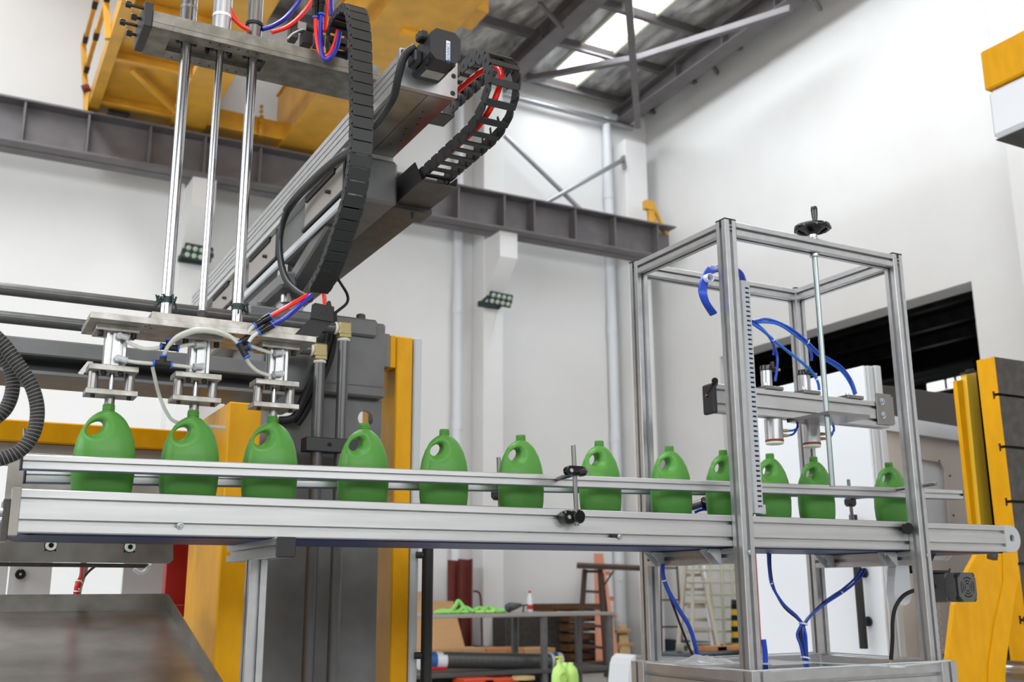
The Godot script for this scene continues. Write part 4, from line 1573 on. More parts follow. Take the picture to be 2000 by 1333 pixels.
func robot():
	# linear axis reaching out over the conveyor
	var t = thing("linear_axis", "long silver grooved linear axis slanting back from the servo motor over a grey steel beam", "linear axis")
	var xl := 0.812
	var xr := 0.957
	var st = mb()
	# grooved body outline
	var o := [Vector2(xl, 2.186), Vector2(xr, 2.186), Vector2(xr, 2.276), Vector2(xl + 0.012, 2.276), Vector2(xl, 2.264)]
	for y in [2.247, 2.228, 2.210]:
		o += [Vector2(xl, y + 0.0022), Vector2(xl + 0.004, y + 0.0022), Vector2(xl + 0.004, y - 0.0022), Vector2(xl, y - 0.0022)]
	extr(st, o, 2.25, Transform3D(Basis(), Vector3(0, 0, -4.30)))
	obj("axis_body", st, M.aluface, t)
	st = mb()
	extr(st, holed(rect(Vector2(xl - 0.002, 2.182), Vector2(xr + 0.002, 2.277), 0.003), [disc(Vector2(0.5, 0.5), 0.0)] if false else []), 0.016, Transform3D(Basis(), Vector3(0, 0, -2.046)))
	var ep = obj("end_plate", st, M.alu, t)
	for q in [Vector2(xl + 0.008, 2.268), Vector2(xl + 0.006, 2.243), Vector2(xr - 0.008, 2.238), Vector2(xr - 0.01, 2.193)]:
		st = mb()
		ring(st, Vector3(q.x, q.y, -2.031), Vector3(q.x, q.y, -2.0295), 0.0065, 0.0045, 14)
		hexbolt(st, Vector3(q.x, q.y, -2.031), UZ, 0.0045, 0.004)
		obj("plate_screw", st, M.castdark, ep)
	st = mb()
	span(st, Vector3(xl + 0.004, 2.1815, -4.29), Vector3(0.889, 2.186, -2.047))
	span(st, Vector3(0.891, 2.1815, -4.29), Vector3(xr - 0.003, 2.186, -2.047))
	for k in 12:
		var zz := -2.12 - 0.06 * k
		cyl(st, Vector3(0.925, 2.1816, zz), Vector3(0.925, 2.1810, zz), 0.003, 8)
	obj("belly_plate", st, M.stainless, t)
	for k in 7:
		st = mb()
		cyl(st, Vector3(0.914 + 0.008 * (k % 3), 2.1812, -2.13 - 0.035 * k), Vector3(0.914 + 0.008 * (k % 3), 2.1808, -2.13 - 0.035 * k), 0.0028, 10)
		obj("bore", st, M.ink, t)
	# rail cover strip along the lower left edge
	st = mb()
	span(st, Vector3(xl + 0.004, 2.165, -4.28), Vector3(0.955, 2.1815, -2.42))
	obj("mount_strip", st, M.lightgrey, t)
	# painted steel beam below, with side brackets and foot
	st = mb()
	span(st, Vector3(0.838, 2.04, -4.25), Vector3(0.962, 2.165, -2.40), 0.008)
	obj("steel_beam", st, M.machgrey, t)
	st = mb()
	span(st, Vector3(0.826, 2.036, -4.2), Vector3(0.838, 2.062, -2.46), 0.004)
	obj("beam_lip", st, M.lightgrey, t)
	st = mb()
	span(st, Vector3(0.80, 1.93, -4.1), Vector3(0.85, 1.98, -2.9), 0.008)
	beam(st, Vector3(0.865, 1.95, -3.02), Vector3(0.865, 2.05, -2.62), 0.05, 0.05, 0.006)
	obj("stay_tube", st, M.machgrey, t)
	for z in [-3.06, -3.9]:
		st = mb()
		span(st, Vector3(0.84, 1.885, z - 0.035), Vector3(0.91, 2.04, z + 0.035), 0.006)
		obj("foot_post", st, M.lightgrey, t)
	st = mb()
	cyl(st, Vector3(0.8371, 2.02, -2.98), Vector3(0.8394, 1.903, -2.98), 0.016, 14)
	obj("foot_tube", st, M.satin, t)
	for k in 3:
		st = mb()
		var z: float = [-2.62, -3.25, -3.8][k]
		# black angle plates and sensors along the beam
		span(st, Vector3(0.829, 2.075, z - 0.17), Vector3(0.837, 2.16, z + 0.17), 0.002)
		obj("side_plate", st, M.dusty, t)
		st = mb()
		span(st, Vector3(0.825, 2.068, z - 0.18), Vector3(0.8372, 2.078, z + 0.18), 0.001)
		span(st, Vector3(0.825, 2.072, z + 0.172), Vector3(0.8372, 2.17, z + 0.184), 0.001)
		span(st, Vector3(0.823, 2.15, z - 0.15), Vector3(0.832, 2.175, z + 0.1), 0.001)
		obj("edge_strip", st, M.ink, t)
		st = mb()
		hexbolt(st, Vector3(0.829, 2.11, z + 0.06), -UX, 0.006, 0.014)
		obj("bracket_screw", st, M.castdark, t)
	# servo motor
	var s = thing("servo_motor", "black square servo motor with a white brand strip on the end of the silver axis", "motor")
	var mx0 := 0.842
	var mx1 := 0.914
	st = mb()
	extr(st, rect(Vector2(mx0, 2.208), Vector2(mx1, 2.28), 0.007), 0.066, Transform3D(Basis(), Vector3(0, 0, -2.03)))
	obj("motor_body", st, M.motor, s)
	st = mb()
	extr(st, rect(Vector2(mx0 - 0.001, 2.207), Vector2(mx1 + 0.001, 2.283), 0.014), 0.042, Transform3D(Basis(), Vector3(0, 0, -1.964)))
	for q in [Vector2(mx0 + 0.006, 2.213), Vector2(mx1 - 0.006, 2.213), Vector2(mx1 - 0.006, 2.277)]:
		cyl(st, Vector3(q.x, q.y, -1.966), Vector3(q.x, q.y, -1.94), 0.004, 10)
	obj("encoder_cap", st, M.motor, s)
	st = mb()
	span(st, Vector3(mx0 + 0.037, 2.21, -1.9222), Vector3(mx0 + 0.047, 2.258, -1.9208), 0.0003)
	var strip = obj("brand_strip", st, M.white, s)
	text(strip, "lettering", "INOVANCE", Vector3(mx0 + 0.0422, 2.228, -1.9205), Basis(UZ, PI / 2), 0.0105, M.label_blue, 0.0004)
	st = mb()
	span(st, Vector3(mx0 + 0.014, 2.2066, -2.012), Vector3(mx1 - 0.012, 2.2081, -1.978))
	var np = obj("nameplate", st, M.nameplate, s)
	for k in 5:
		st = mb()
		span(st, Vector3(mx0 + 0.017, 2.2062, -2.007 + 0.006 * k), Vector3(mx1 - 0.018 - 0.006 * (k % 2), 2.2067, -2.0055 + 0.006 * k))
		obj("print_line", st, M.dusty, np)
	st = mb()
	box(st, Vector3(mx0 - 0.009, 2.232, -1.99), Vector3(0.02, 0.03, 0.045), 0.004)
	box(st, Vector3(mx0 - 0.006, 2.275, -1.96), Vector3(0.022, 0.022, 0.03), 0.004)
	obj("connector", st, M.black, s)
	st = mb()
	span(st, Vector3(mx0 - 0.0006, 2.246, -2.012), Vector3(mx0 + 0.0002, 2.264, -2.002))
	obj("rating_label", st, M.white, s)
	# corrugated conduit down the left side
	var cd = thing("corrugated_conduit", "black corrugated conduit curving down from the servo motor along the silver axis", "conduit")
	corrugated(cd, curve([Vector3(0.8298, 2.258, -1.98), Vector3(0.8153, 2.247, -1.99), Vector3(0.8072, 2.229, -2), Vector3(0.8049, 2.196, -2.02), Vector3(0.8078, 2.165, -2.05), Vector3(0.8014, 2.142, -2.08), Vector3(0.7847, 2.111, -2.1), Vector3(0.7676, 2.091, -2.13)], 12), 0.0098, M.black)
	# sheathed cable along the beam, ending in a ribbed conduit
	cd = thing("beam_conduit", "black sheathed cable loop hanging in front of the grey beam, ribbed at its lower end", "conduit")
	st = mb()
	tube(st, curve([Vector3(0.8, 2.126, -2.299), Vector3(0.795, 2.141, -2.421), Vector3(0.79, 2.146, -2.554), Vector3(0.785, 2.145, -2.723), Vector3(0.78, 2.13, -2.804)]), 0.012, 12)
	obj("sheath", st, M.black, cd)
	corrugated(cd, curve([Vector3(0.78, 2.129, -2.794), Vector3(0.775, 2.092, -2.828), Vector3(0.77, 2.036, -2.828), Vector3(0.765, 1.961, -2.782), Vector3(0.76, 1.887, -2.699), Vector3(0.755, 1.823, -2.578), Vector3(0.75, 1.768, -2.446)], 12), 0.0098, M.black)
	# energy chains
	var c1 = thing("drag_chain", "closed black drag chain looping over the top plate and sweeping down to the grippers", "drag chain", "black drag chains of the robot")
	chain(c1, [Vector3(0, 2.315, -2.19), Vector3(0, 2.352, -2.205), Vector3(0, 2.385, -2.188), Vector3(0, 2.393, -2.14), Vector3(0, 2.368, -2.075), Vector3(0, 2.29, -2.038), Vector3(0, 2.2, -2.024), Vector3(0, 2.094, -2.01), Vector3(0, 1.985, -2.009), Vector3(0, 1.89, -2.043), Vector3(0, 1.83, -2.108), Vector3(0, 1.77, -2.192), Vector3(0, 1.737, -2.29)], 0.69, 0.05, 0.021, 0.0285, true)
	var c2 = thing("drag_chain", "open ladder-like black drag chain curling up from its tray right of the servo motor", "drag chain", "black drag chains of the robot")
	chain(c2, [Vector3(0, 2.29, -2.27), Vector3(0, 2.288, -2.15), Vector3(0, 2.284, -2.03), Vector3(0, 2.262, -1.955), Vector3(0, 2.205, -1.92), Vector3(0, 2.145, -1.945), Vector3(0, 2.11, -2.01), Vector3(0, 2.104, -2.12), Vector3(0, 2.1, -2.3), Vector3(0, 2.09, -2.6)], 0.985, 0.078, 0.033, 0.043, false)
	st = mb()
	span(st, Vector3(0.957, 2.262, -2.34), Vector3(1.065, 2.266, -2.27), 0.001)
	span(st, Vector3(0.985, 2.262, -2.34), Vector3(0.989, 2.31, -2.27), 0.001)
	span(st, Vector3(1.061, 2.262, -2.34), Vector3(1.065, 2.31, -2.27), 0.001)
	obj("end_bracket", st, M.black, c2)
	var rh = thing("red_hose", "red hose running inside the open ladder-like drag chain", "hose")
	st = mb()
	tube(st, curve([Vector3(1.02, 2.276, -2.3), Vector3(1.02, 2.277, -2.2), Vector3(1.022, 2.268, -2.03), Vector3(1.03, 2.25, -1.965), Vector3(1.025, 2.205, -1.935), Vector3(1.015, 2.15, -1.955), Vector3(1.008, 2.118, -2.02), Vector3(1.003, 2.108, -2.15), Vector3(1.0, 2.1, -2.5)]), 0.0075, 10)
	obj("hose", st, M.red_hose, rh)
	# tray below the open chain
	t = thing("chain_tray", "long dark sheet-metal tray carrying the lower run of the ladder-like drag chain", "tray")
	st = mb()
	span(st, Vector3(0.975, 2.064, -4.2), Vector3(1.075, 2.067, -2.27))
	span(st, Vector3(1.072, 2.067, -4.2), Vector3(1.075, 2.09, -2.27))
	obj("tray_floor", st, M.castdark, t)
	st = mb()
	extr(st, [Vector2(2.27, 2.067), Vector2(2.32, 2.135), Vector2(4.2, 2.135), Vector2(4.2, 2.067)], 0.003, Transform3D(Basis(Vector3(0, 0, -1), UY, UX), Vector3(0.975, 0, 0)))
	obj("tray_wall", st, M.black, t)
	st = mb()
	span(st, Vector3(0.965, 2.05, -2.52), Vector3(1.08, 2.064, -2.44), 0.001)
	hexbolt(st, Vector3(1.03, 2.05, -2.46), -UY, 0.004, 0.014)
	obj("tray_bracket", st, M.castdark, t)
	carriage()
	lift()


func corrugated(t, pts: Array, r: float, m):
	var p := resample(pts, 0.0021)
	var rad := []
	for i in p.size():
		rad.append(r * (1.0 if (i / 1) % 2 == 0 else 0.86))
	var st = mb()
	tube(st, p, r, 12, rad)
	obj("ribbed_tube", st, m, t)


func carriage():
	var t = thing("carriage_plate", "thick machined grey top plate with chrome bearing barrels carrying the three lift rods", "carriage")
	var st = mb()
	var y0 := 2.297
	# plate with a recess milled in its underside
	span(st, Vector3(0.294, y0 + 0.012, -2.377), Vector3(0.845, y0 + 0.04, -2.238), 0.001)
	span(st, Vector3(0.294, y0, -2.377), Vector3(0.34, y0 + 0.0121, -2.238), 0.0005)
	span(st, Vector3(0.565, y0, -2.377), Vector3(0.845, y0 + 0.0121, -2.238), 0.0005)
	span(st, Vector3(0.34, y0, -2.377), Vector3(0.565, y0 + 0.0121, -2.335), 0.0005)
	span(st, Vector3(0.34, y0, -2.275), Vector3(0.565, y0 + 0.0121, -2.238), 0.0005)
	obj("plate", st, M.darkplate, t)
	for k in 9:
		for q in [-2.25, -2.362]:
			if k > 2 or q < -2.3:
				st = mb()
				cyl(st, Vector3(0.36 + 0.022 * k, y0 + 0.001, q), Vector3(0.36 + 0.022 * k, y0 - 0.0004, q), 0.0028, 10)
				obj("tapped_hole", st, M.ink, t)
	# black end block with projecting bolts
	st = mb()
	span(st, Vector3(0.274, y0 - 0.004, -2.365), Vector3(0.2935, y0 + 0.058, -2.235), 0.002)
	obj("stop_block", st, M.black, t)
	for q in [[0.046, -2.25, 0.03], [0.038, -2.285, 0.012], [0.046, -2.335, 0.03], [0.03, -2.35, 0.012]]:
		st = mb()
		cyl(st, Vector3(0.275, y0 + q[0], q[1]), Vector3(0.275 - q[2], y0 + q[0], q[1]), 0.0038, 12)
		hexbolt(st, Vector3(0.275 - q[2] + 0.002, y0 + q[0], q[1]), -UX, 0.0075, 0.012)
		obj("stop_bolt", st, M.gloss_black, t)
	# black flanges under the plate and barrels above it
	for k in 3:
		var x: float = [0.378, 0.4555, 0.533][k]
		st = mb()
		box(st, Vector3(x, y0 + 0.007, -2.28), Vector3(0.046 if k != 1 else 0.036, 0.008, 0.036), 0.004, Basis(UY, 0.5))
		for s in [-1, 1]:
			cyl(st, Vector3(x + 0.019 * s, y0 + 0.01, -2.28), Vector3(x + 0.019 * s, y0 - 0.002, -2.28), 0.005, 10)
		obj("flange", st, M.ink, t)
		st = mb()
		cyl(st, Vector3(x, y0 + 0.04, -2.28), Vector3(x, y0 + 0.22, -2.28), [0.019, 0.022, 0.018][k], 24)
		obj("barrel", st, [M.chrome, M.alu, M.satin][k], t)
		st = mb()
		cyl(st, Vector3(x, y0 + 0.086, -2.28), Vector3(x, y0 + 0.094, -2.28), [0.0195, 0.0228, 0.021][k], 24)
		obj("barrel_ring", st, [M.satin, M.tie, M.ink][k], t)
	st = mb()
	hexbolt(st, Vector3(0.43, y0 + 0.012, -2.3), -UY, 0.0055, 0.012)
	hexbolt(st, Vector3(0.483, y0 + 0.012, -2.3), -UY, 0.0055, 0.012)
	obj("underside_screw", st, M.ink, t)
	# small valve and sensor blocks on the plate
	t = thing("valve_block", "small black and silver valve block sitting on the top plate behind the hoses", "valve")
	st = mb()
	box(st, Vector3(0.6591, 2.377, -2.27), Vector3(0.026, 0.034, 0.03), 0.001)
	box(st, Vector3(0.6904, 2.38, -2.27), Vector3(0.024, 0.03, 0.03), 0.001)
	obj("valve_body", st, M.black, t)
	st = mb()
	box(st, Vector3(0.6277, 2.396, -2.28), Vector3(0.02, 0.05, 0.03), 0.002)
	obj("sensor_block", st, M.castdark, t)
	st = mb()
	box(st, Vector3(0.6448, 2.407, -2.27), Vector3(0.022, 0.022, 0.02), 0.001)
	obj("gauge", st, M.dusty, t)
	st = mb()
	cyl(st, Vector3(0.6562, 2.407, -2.265), Vector3(0.676, 2.403, -2.265), 0.008, 12)
	obj("plug", st, M.ink, t)
	st = mb()
	tube(st, curve([Vector3(0.6077, 2.356, -2.25), Vector3(0.6196, 2.373, -2.25), Vector3(0.6408, 2.392, -2.255), Vector3(0.6499, 2.397, -2.26)]), 0.0022, 8)
	obj("wire", st, M.lightgrey, t)
	# hoses on top of the plate
	hose("red hose dropping behind the white barrel on the top plate", [Vector3(0.4511, 2.461, -2.27), Vector3(0.4672, 2.415, -2.27), Vector3(0.4797, 2.388, -2.27), Vector3(0.4991, 2.369, -2.265), Vector3(0.5155, 2.36, -2.26)], 0.0058, M.red_hose, [], "air_hose")
	hose("dark blue hose arching down to the top plate beside the chrome barrel", [Vector3(0.6581, 2.535, -2.28), Vector3(0.6381, 2.481, -2.28), Vector3(0.6092, 2.429, -2.275), Vector3(0.5775, 2.394, -2.27), Vector3(0.5495, 2.376, -2.27)], 0.0056, M.blue_hose)
	hose("red hose arching down to the top plate below the dark blue hose", [Vector3(0.6877, 2.546, -2.27), Vector3(0.6664, 2.483, -2.27), Vector3(0.6395, 2.433, -2.265), Vector3(0.6064, 2.392, -2.26), Vector3(0.5697, 2.368, -2.26)], 0.0056, M.red_hose)
	hose("red hose making a tight U below its black coupling beside the drag chain", [Vector3(0.6602, 2.402, -2.2), Vector3(0.6619, 2.351, -2.195), Vector3(0.6696, 2.309, -2.19), Vector3(0.6812, 2.294, -2.185), Vector3(0.6931, 2.305, -2.18), Vector3(0.7035, 2.335, -2.18), Vector3(0.71, 2.37, -2.18)], 0.0054, M.red_hose)
	hose("dark blue hose making a tight U below its black coupling beside the drag chain", [Vector3(0.6707, 2.408, -2.19), Vector3(0.6689, 2.347, -2.185), Vector3(0.673, 2.299, -2.18), Vector3(0.6821, 2.282, -2.175), Vector3(0.6964, 2.296, -2.17), Vector3(0.7068, 2.325, -2.17), Vector3(0.7119, 2.362, -2.17)], 0.0054, M.blue_hose)
	hose("red hose standing up behind the two hose couplings", [Vector3(0.6864, 2.376, -2.21), Vector3(0.6885, 2.421, -2.21), Vector3(0.6895, 2.498, -2.21)], 0.0054, M.red_hose)
	hose("dark blue hose standing up beside the top of the closed drag chain", [Vector3(0.7059, 2.431, -2.22), Vector3(0.7017, 2.472, -2.22), Vector3(0.6991, 2.507, -2.22)], 0.0054, M.blue_hose)
	for q in [[Vector3(0.6707, 2.408, -2.19), Vector3(0.6728, 2.486, -2.19), "black hose coupling with a blue ring above the dark blue U-shaped hose"], [Vector3(0.6602, 2.402, -2.2), Vector3(0.6572, 2.476, -2.2), "black hose coupling with a blue ring above the red U-shaped hose"]]:
		coupling(q[0], q[1], 0.0088, q[2])


func coupling(a: Vector3, b: Vector3, r: float, label):
	var t = thing("hose_coupling", label, "coupling")
	var d := (b - a).normalized()
	var l := a.distance_to(b)
	var st = mb()
	cyl(st, a, b, r, 16, -1.0, 0.001)
	cyl(st, a + d * l * 0.35, a + d * l * 0.42, r * 1.12, 16)
	obj("coupling_body", st, M.gloss_black, t)
	for q in [a - d * 0.003, b]:
		st = mb()
		cyl(st, q, q + d * 0.004, r * 0.98, 16)
		obj("release_ring", st, M.fit_blue, t)


func lift():
	var t = thing("lift_frame", "three chrome rods carrying a long pale machined plate above the grippers", "lift frame")
	for k in 3:
		var x: float = [0.378, 0.4555, 0.533][k]
		var st = mb()
		cyl(st, Vector3(x, 1.627, -2.28), Vector3(x, 2.30, -2.28), [0.0122, 0.0086, 0.0122][k], 28)
		obj("rod", st, M.chrome, t)
	var st = mb()
	cyl(st, Vector3(0.4555, 1.627, -2.28), Vector3(0.4555, 1.64, -2.28), 0.024, 28, -1.0, 0.002)
	obj("rod_nut", st, M.satin, t)
	st = mb()
	cyl(st, Vector3(0.4555, 1.64, -2.28), Vector3(0.4555, 1.66, -2.28), 0.0105, 20, -1.0, 0.002)
	obj("rod_collar", st, M.castdark, t)
	st = mb()
	span(st, Vector3(0.218, 1.597, -2.357), Vector3(0.694, 1.6105, -2.2), 0.0008)
	obj("long_plate", st, M.plate, t)
	st = mb()
	span(st, Vector3(0.338, 1.611, -2.347), Vector3(0.70, 1.627, -2.207), 0.0008)
	obj("upper_plate", st, M.plate, t)
	for q in [[0.335, -2.212], [0.33, -2.225], [0.342, -2.235], [0.56, -2.212], [0.51, -2.212]]:
		st = mb()
		cyl(st, Vector3(q[0], 1.598, q[1]), Vector3(q[0], 1.5965, q[1]), 0.0028, 10)
		obj("tapped_hole", st, M.ink, t)
	# frayed dark rags tied round the outer rods
	for k in 2:
		var x: float = [0.378, 0.533][k]
		var c: Vector3 = [Vector3(0.377, 1.675, -2.268), Vector3(0.5305, 1.679, -2.268)][k]
		st = mb()
		var rng := RandomNumberGenerator.new()
		rng.seed = 5 + k
		ring(st, Vector3(x, c.y - 0.008, -2.28), Vector3(x, c.y + 0.006, -2.28), 0.0142, 0.0122, 18)
		for j in 14:
			var a := rng.randf() * TAU
			var p0 := Vector3(x + cos(a) * 0.0138, c.y + rng.randf_range(-0.006, 0.006), -2.28 + sin(a) * 0.0138)
			tube(st, [p0, p0 + Vector3(cos(a) * 0.006, rng.randf_range(-0.012, 0.008), sin(a) * 0.006), p0 + Vector3(cos(a) * 0.010, rng.randf_range(-0.024, 0.008), sin(a) * 0.008)], 0.0022, 6)
		solo("rag_tie", st, M.teal, ["frayed dark rag tied round the foot of the left chrome rod", "frayed dark rag tied round the foot of the right chrome rod"][k], "rag")
	# black bracket that takes the chain's end
	t = thing("chain_bracket", "black bent sheet bracket holding the end of the closed drag chain above the third gripper", "bracket")
	st = mb()
	extr(st, [Vector2(0.6829, 1.686), Vector2(0.6899, 1.691), Vector2(0.7154, 1.689), Vector2(0.7199, 1.7), Vector2(0.726, 1.699), Vector2(0.7289, 1.688), Vector2(0.7326, 1.687), Vector2(0.7339, 1.651), Vector2(0.6806, 1.654)], 0.003, Transform3D(Basis(), Vector3(0, 0, -2.21)))
	face2(st, [Vector3(0.6806, 1.654, -2.21), Vector3(0.7339, 1.651, -2.21), Vector3(0.694, 1.609, -2.205), Vector3(0.6421, 1.608, -2.205)], 0.003)
	obj("bracket_sheet", st, M.matt_black, t)
	for q in [Vector3(0.6927, 1.679, -2.206), Vector3(0.7181, 1.678, -2.206), Vector3(0.7064, 1.67, -2.206)]:
		st = mb()
		cyl(st, q - Vector3(0, 0, 0.003), q, 0.002, 8)
		obj("bracket_hole", st, M.ink, t)


func face2(st, pts: Array, depth: float):
	# a sheet of given thickness through four points
	var n: Vector3 = (pts[1] - pts[0]).cross(pts[2] - pts[0]).normalized() * depth
	var c := Vector3.ZERO
	for p in pts:
		c += p / pts.size()
	c += n / 2
	var q := []
	for p in pts:
		q.append(p + n)
	face(st, pts, c)
	face(st, q, c)
	for i in pts.size():
		var j: int = (i + 1) % pts.size()
		face(st, [pts[i], pts[j], q[j], q[i]], c)


# ---------------------------------------------------------------- grippers
func grippers():
	var labels := ["gripper unit of small plates and steel cylinders over the first bottle", "middle of the three gripper units, its spigot in the second bottle's neck", "gripper unit nearest the grey machine column, over the third bottle"]
	for g in 3:
		var x: float = [0.2785, 0.4515, 0.625][g]
		var z := -2.28
		var t = thing("gripper", labels[g], "gripper", "gripper units over the first three bottles")
		var st = mb()
		span(st, Vector3(x - 0.043, 1.584, z - 0.035), Vector3(x + 0.043, 1.597, z + 0.042), 0.0008)
		obj("mounting_plate", st, M.plate, t)
		st = mb()
		# cylinder body: a slotted square barrel
		prof(st, Vector3(x, 1.514, z + 0.012), Vector3(x, 1.584, z + 0.012), UZ, 0.043, 0.036, 2, 1, true)
		obj("cylinder", st, M.aluface, t)
		for s in [-1, 1]:
			st = mb()
			hexbolt(st, Vector3(x + s * 0.033, 1.584, z + 0.03), -UY, 0.006, 0.011)
			obj("mount_screw", st, M.ink, t)
		st = mb()
		span(st, Vector3(x - 0.049, 1.502, z - 0.03), Vector3(x + 0.049, 1.514, z + 0.03), 0.0008)
		obj("upper_plate", st, M.plate, t)
		for s in [[-0.02, 0.018], [0.014, 0.018], [-0.016, 0.004], [0.018, 0.004]]:
			st = mb()
			cyl(st, Vector3(x + s[0], 1.502, z + s[1]), Vector3(x + s[0], 1.496, z + s[1]), 0.005, 12)
			obj("plate_screw", st, M.ink, t)
		for s in [-1, 1]:
			st = mb()
			cyl(st, Vector3(x + s * 0.0365, 1.462, z), Vector3(x + s * 0.0365, 1.502, z), 0.0106, 24)
			obj("guide_cylinder", st, M.satin, t)
		st = mb()
		cyl(st, Vector3(x, 1.462, z), Vector3(x, 1.502, z), 0.0055, 18)
		obj("piston_rod", st, M.chrome, t)
		st = mb()
		span(st, Vector3(x - 0.051, 1.451, z - 0.028), Vector3(x + 0.051, 1.462, z + 0.03), 0.0008)
		obj("lower_plate", st, M.plate, t)
		for s in [-1, 1]:
			st = mb()
			cyl(st, Vector3(x + s * 0.036, 1.451, z + 0.014), Vector3(x + s * 0.036, 1.4445, z + 0.014), 0.0046, 12)
			obj("plate_screw", st, M.ink, t)
		st = mb()
		cyl(st, Vector3(x, 1.4352, z), Vector3(x, 1.451, z), 0.0102, 22)
		cyl(st, Vector3(x, 1.418, z), Vector3(x, 1.4352, z), 0.0088, 18)
		obj("spigot", st, M.satin, t)
		# pale push-in fittings
		for q in ([[1.575, 1], [1.527, 1]] if g < 1 else [[1.575, -1], [1.527, -1]]):
			st = mb()
			var a := Vector3(x + 0.004, q[0], z + 0.031)
			cyl(st, a, a + Vector3(0, 0, 0.012), 0.007, 14, -1.0, 0.001)
			cyl(st, a + Vector3(0, 0, 0.008), a + Vector3(0.017 * q[1], -0.004, 0.012), 0.0062, 14, -1.0, 0.001)
			cyl(st, a + Vector3(0.017 * q[1], -0.004, 0.012), a + Vector3(0.0185 * q[1], -0.0044, 0.0123), 0.0078, 14)
			obj("push_fitting", st, M.lightgrey, t)
	# clear air tubes and their connectors
	clear("clear tube sagging from the first gripper's upper fitting to the far tee", [Vector3(0.2947, 1.564, -2.235), Vector3(0.3117, 1.556, -2.235), Vector3(0.3327, 1.551, -2.235), Vector3(0.3516, 1.554, -2.238), Vector3(0.3642, 1.558, -2.24)])
	clear("clear tube from the first gripper's lower fitting to the near tee", [Vector3(0.2991, 1.522, -2.235), Vector3(0.3222, 1.52, -2.232), Vector3(0.3507, 1.52, -2.23)])
	clear("short clear tube from the near tee to the middle gripper's lower fitting", [Vector3(0.3892, 1.521, -2.23), Vector3(0.4107, 1.521, -2.232), Vector3(0.4316, 1.521, -2.235)])
	clear("short clear tube from the far tee to the middle gripper's upper fitting", [Vector3(0.4041, 1.564, -2.24), Vector3(0.4166, 1.569, -2.24), Vector3(0.4353, 1.574, -2.238)])
	clear("large clear tube arching from the near tee over to the blue Y connectors", [Vector3(0.3712, 1.539, -2.225), Vector3(0.3775, 1.559, -2.21), Vector3(0.3942, 1.579, -2.195), Vector3(0.4281, 1.594, -2.185), Vector3(0.4655, 1.596, -2.185), Vector3(0.4975, 1.588, -2.19), Vector3(0.516, 1.576, -2.195)])
	clear("second clear tube arching just behind the large one to the Y connectors", [Vector3(0.3839, 1.565, -2.235), Vector3(0.3982, 1.578, -2.215), Vector3(0.4314, 1.592, -2.2), Vector3(0.469, 1.594, -2.2), Vector3(0.5034, 1.588, -2.205), Vector3(0.5224, 1.586, -2.21)])
	clear("clear tube from the Y connectors down to the third gripper's lower fitting", [Vector3(0.5414, 1.546, -2.21), Vector3(0.5535, 1.533, -2.215), Vector3(0.5736, 1.523, -2.225), Vector3(0.6006, 1.519, -2.235)])
	clear("clear tube from the Y connectors to the third gripper's upper fitting", [Vector3(0.5501, 1.578, -2.22), Vector3(0.5717, 1.575, -2.228), Vector3(0.6026, 1.57, -2.235)])
	clear("short clear tube between the red hose's coupling and the Y connectors", [Vector3(0.5404, 1.599, -2.2), Vector3(0.5441, 1.61, -2.195), Vector3(0.5535, 1.62, -2.19)])
	clear("short clear tube between the blue hose's coupling and the Y connectors", [Vector3(0.54, 1.579, -2.19), Vector3(0.5477, 1.592, -2.188), Vector3(0.562, 1.604, -2.185)])
	clear("clear tube hanging from behind the near tee down past the second bottle", [Vector3(0.367, 1.533, -2.33), Vector3(0.3757, 1.502, -2.33), Vector3(0.3868, 1.469, -2.33), Vector3(0.4032, 1.436, -2.33), Vector3(0.4264, 1.415, -2.33), Vector3(0.4917, 1.414, -2.35), Vector3(0.5395, 1.415, -2.36)])
	tee(Vector3(0.37, 1.521, -2.228), Vector3(1, -0.02, 0), Vector3(0.05, 1, 0.1), "near black tee connector with three blue rings between the first two grippers")
	tee(Vector3(0.3844, 1.561, -2.242), Vector3(1, -0.02, 0), Vector3(-0.1, 1, 0.1), "far black tee connector under the long plate between the first two grippers")
	tee(Vector3(0.5302, 1.562, -2.2), Vector3(0.5, -0.85, 0.1), Vector3(0.75, 0.45, 0.2), "nearer black Y connector with blue rings left of the third gripper")
	tee(Vector3(0.5336, 1.586, -2.21), Vector3(0.75, 0.55, 0), Vector3(0.6, -0.7, -0.3), "farther black Y connector with blue rings left of the third gripper")
	reducer(Vector3(0.5503, 1.616, -2.19), Vector3(0.5838, 1.641, -2.185), "black reducer coupling on the end of the red hose above the third gripper")
	reducer(Vector3(0.5588, 1.6, -2.185), Vector3(0.588, 1.622, -2.18), "black reducer coupling on the end of the dark blue hose above the third gripper")
	hose("red hose coming out of the drag chain's lower end to its coupling", [Vector3(0.5838, 1.641, -2.185), Vector3(0.6071, 1.658, -2.185), Vector3(0.6366, 1.68, -2.19), Vector3(0.6712, 1.707, -2.21)], 0.0052, M.red_hose)
	hose("dark blue hose coming out of the drag chain's lower end to its coupling", [Vector3(0.588, 1.622, -2.18), Vector3(0.6156, 1.641, -2.18), Vector3(0.6486, 1.674, -2.19), Vector3(0.6808, 1.708, -2.21)], 0.0052, M.blue_hose)
	hose("short red hose hanging straight down behind the drag chain's end", [Vector3(0.7418, 1.76, -2.32), Vector3(0.7464, 1.742, -2.32), Vector3(0.7485, 1.719, -2.32)], 0.0052, M.red_hose)
	hose("thin black cable looping out right of the drag chain's end", [Vector3(0.9497, 2.035, -2.93), Vector3(0.9704, 2.005, -2.93), Vector3(0.9912, 1.976, -2.93), Vector3(1.012, 1.938, -2.92), Vector3(1.009, 1.908, -2.91), Vector3(0.9809, 1.879, -2.9), Vector3(0.959, 1.86, -2.9)], 0.0045, M.ink, [], "power_cable")


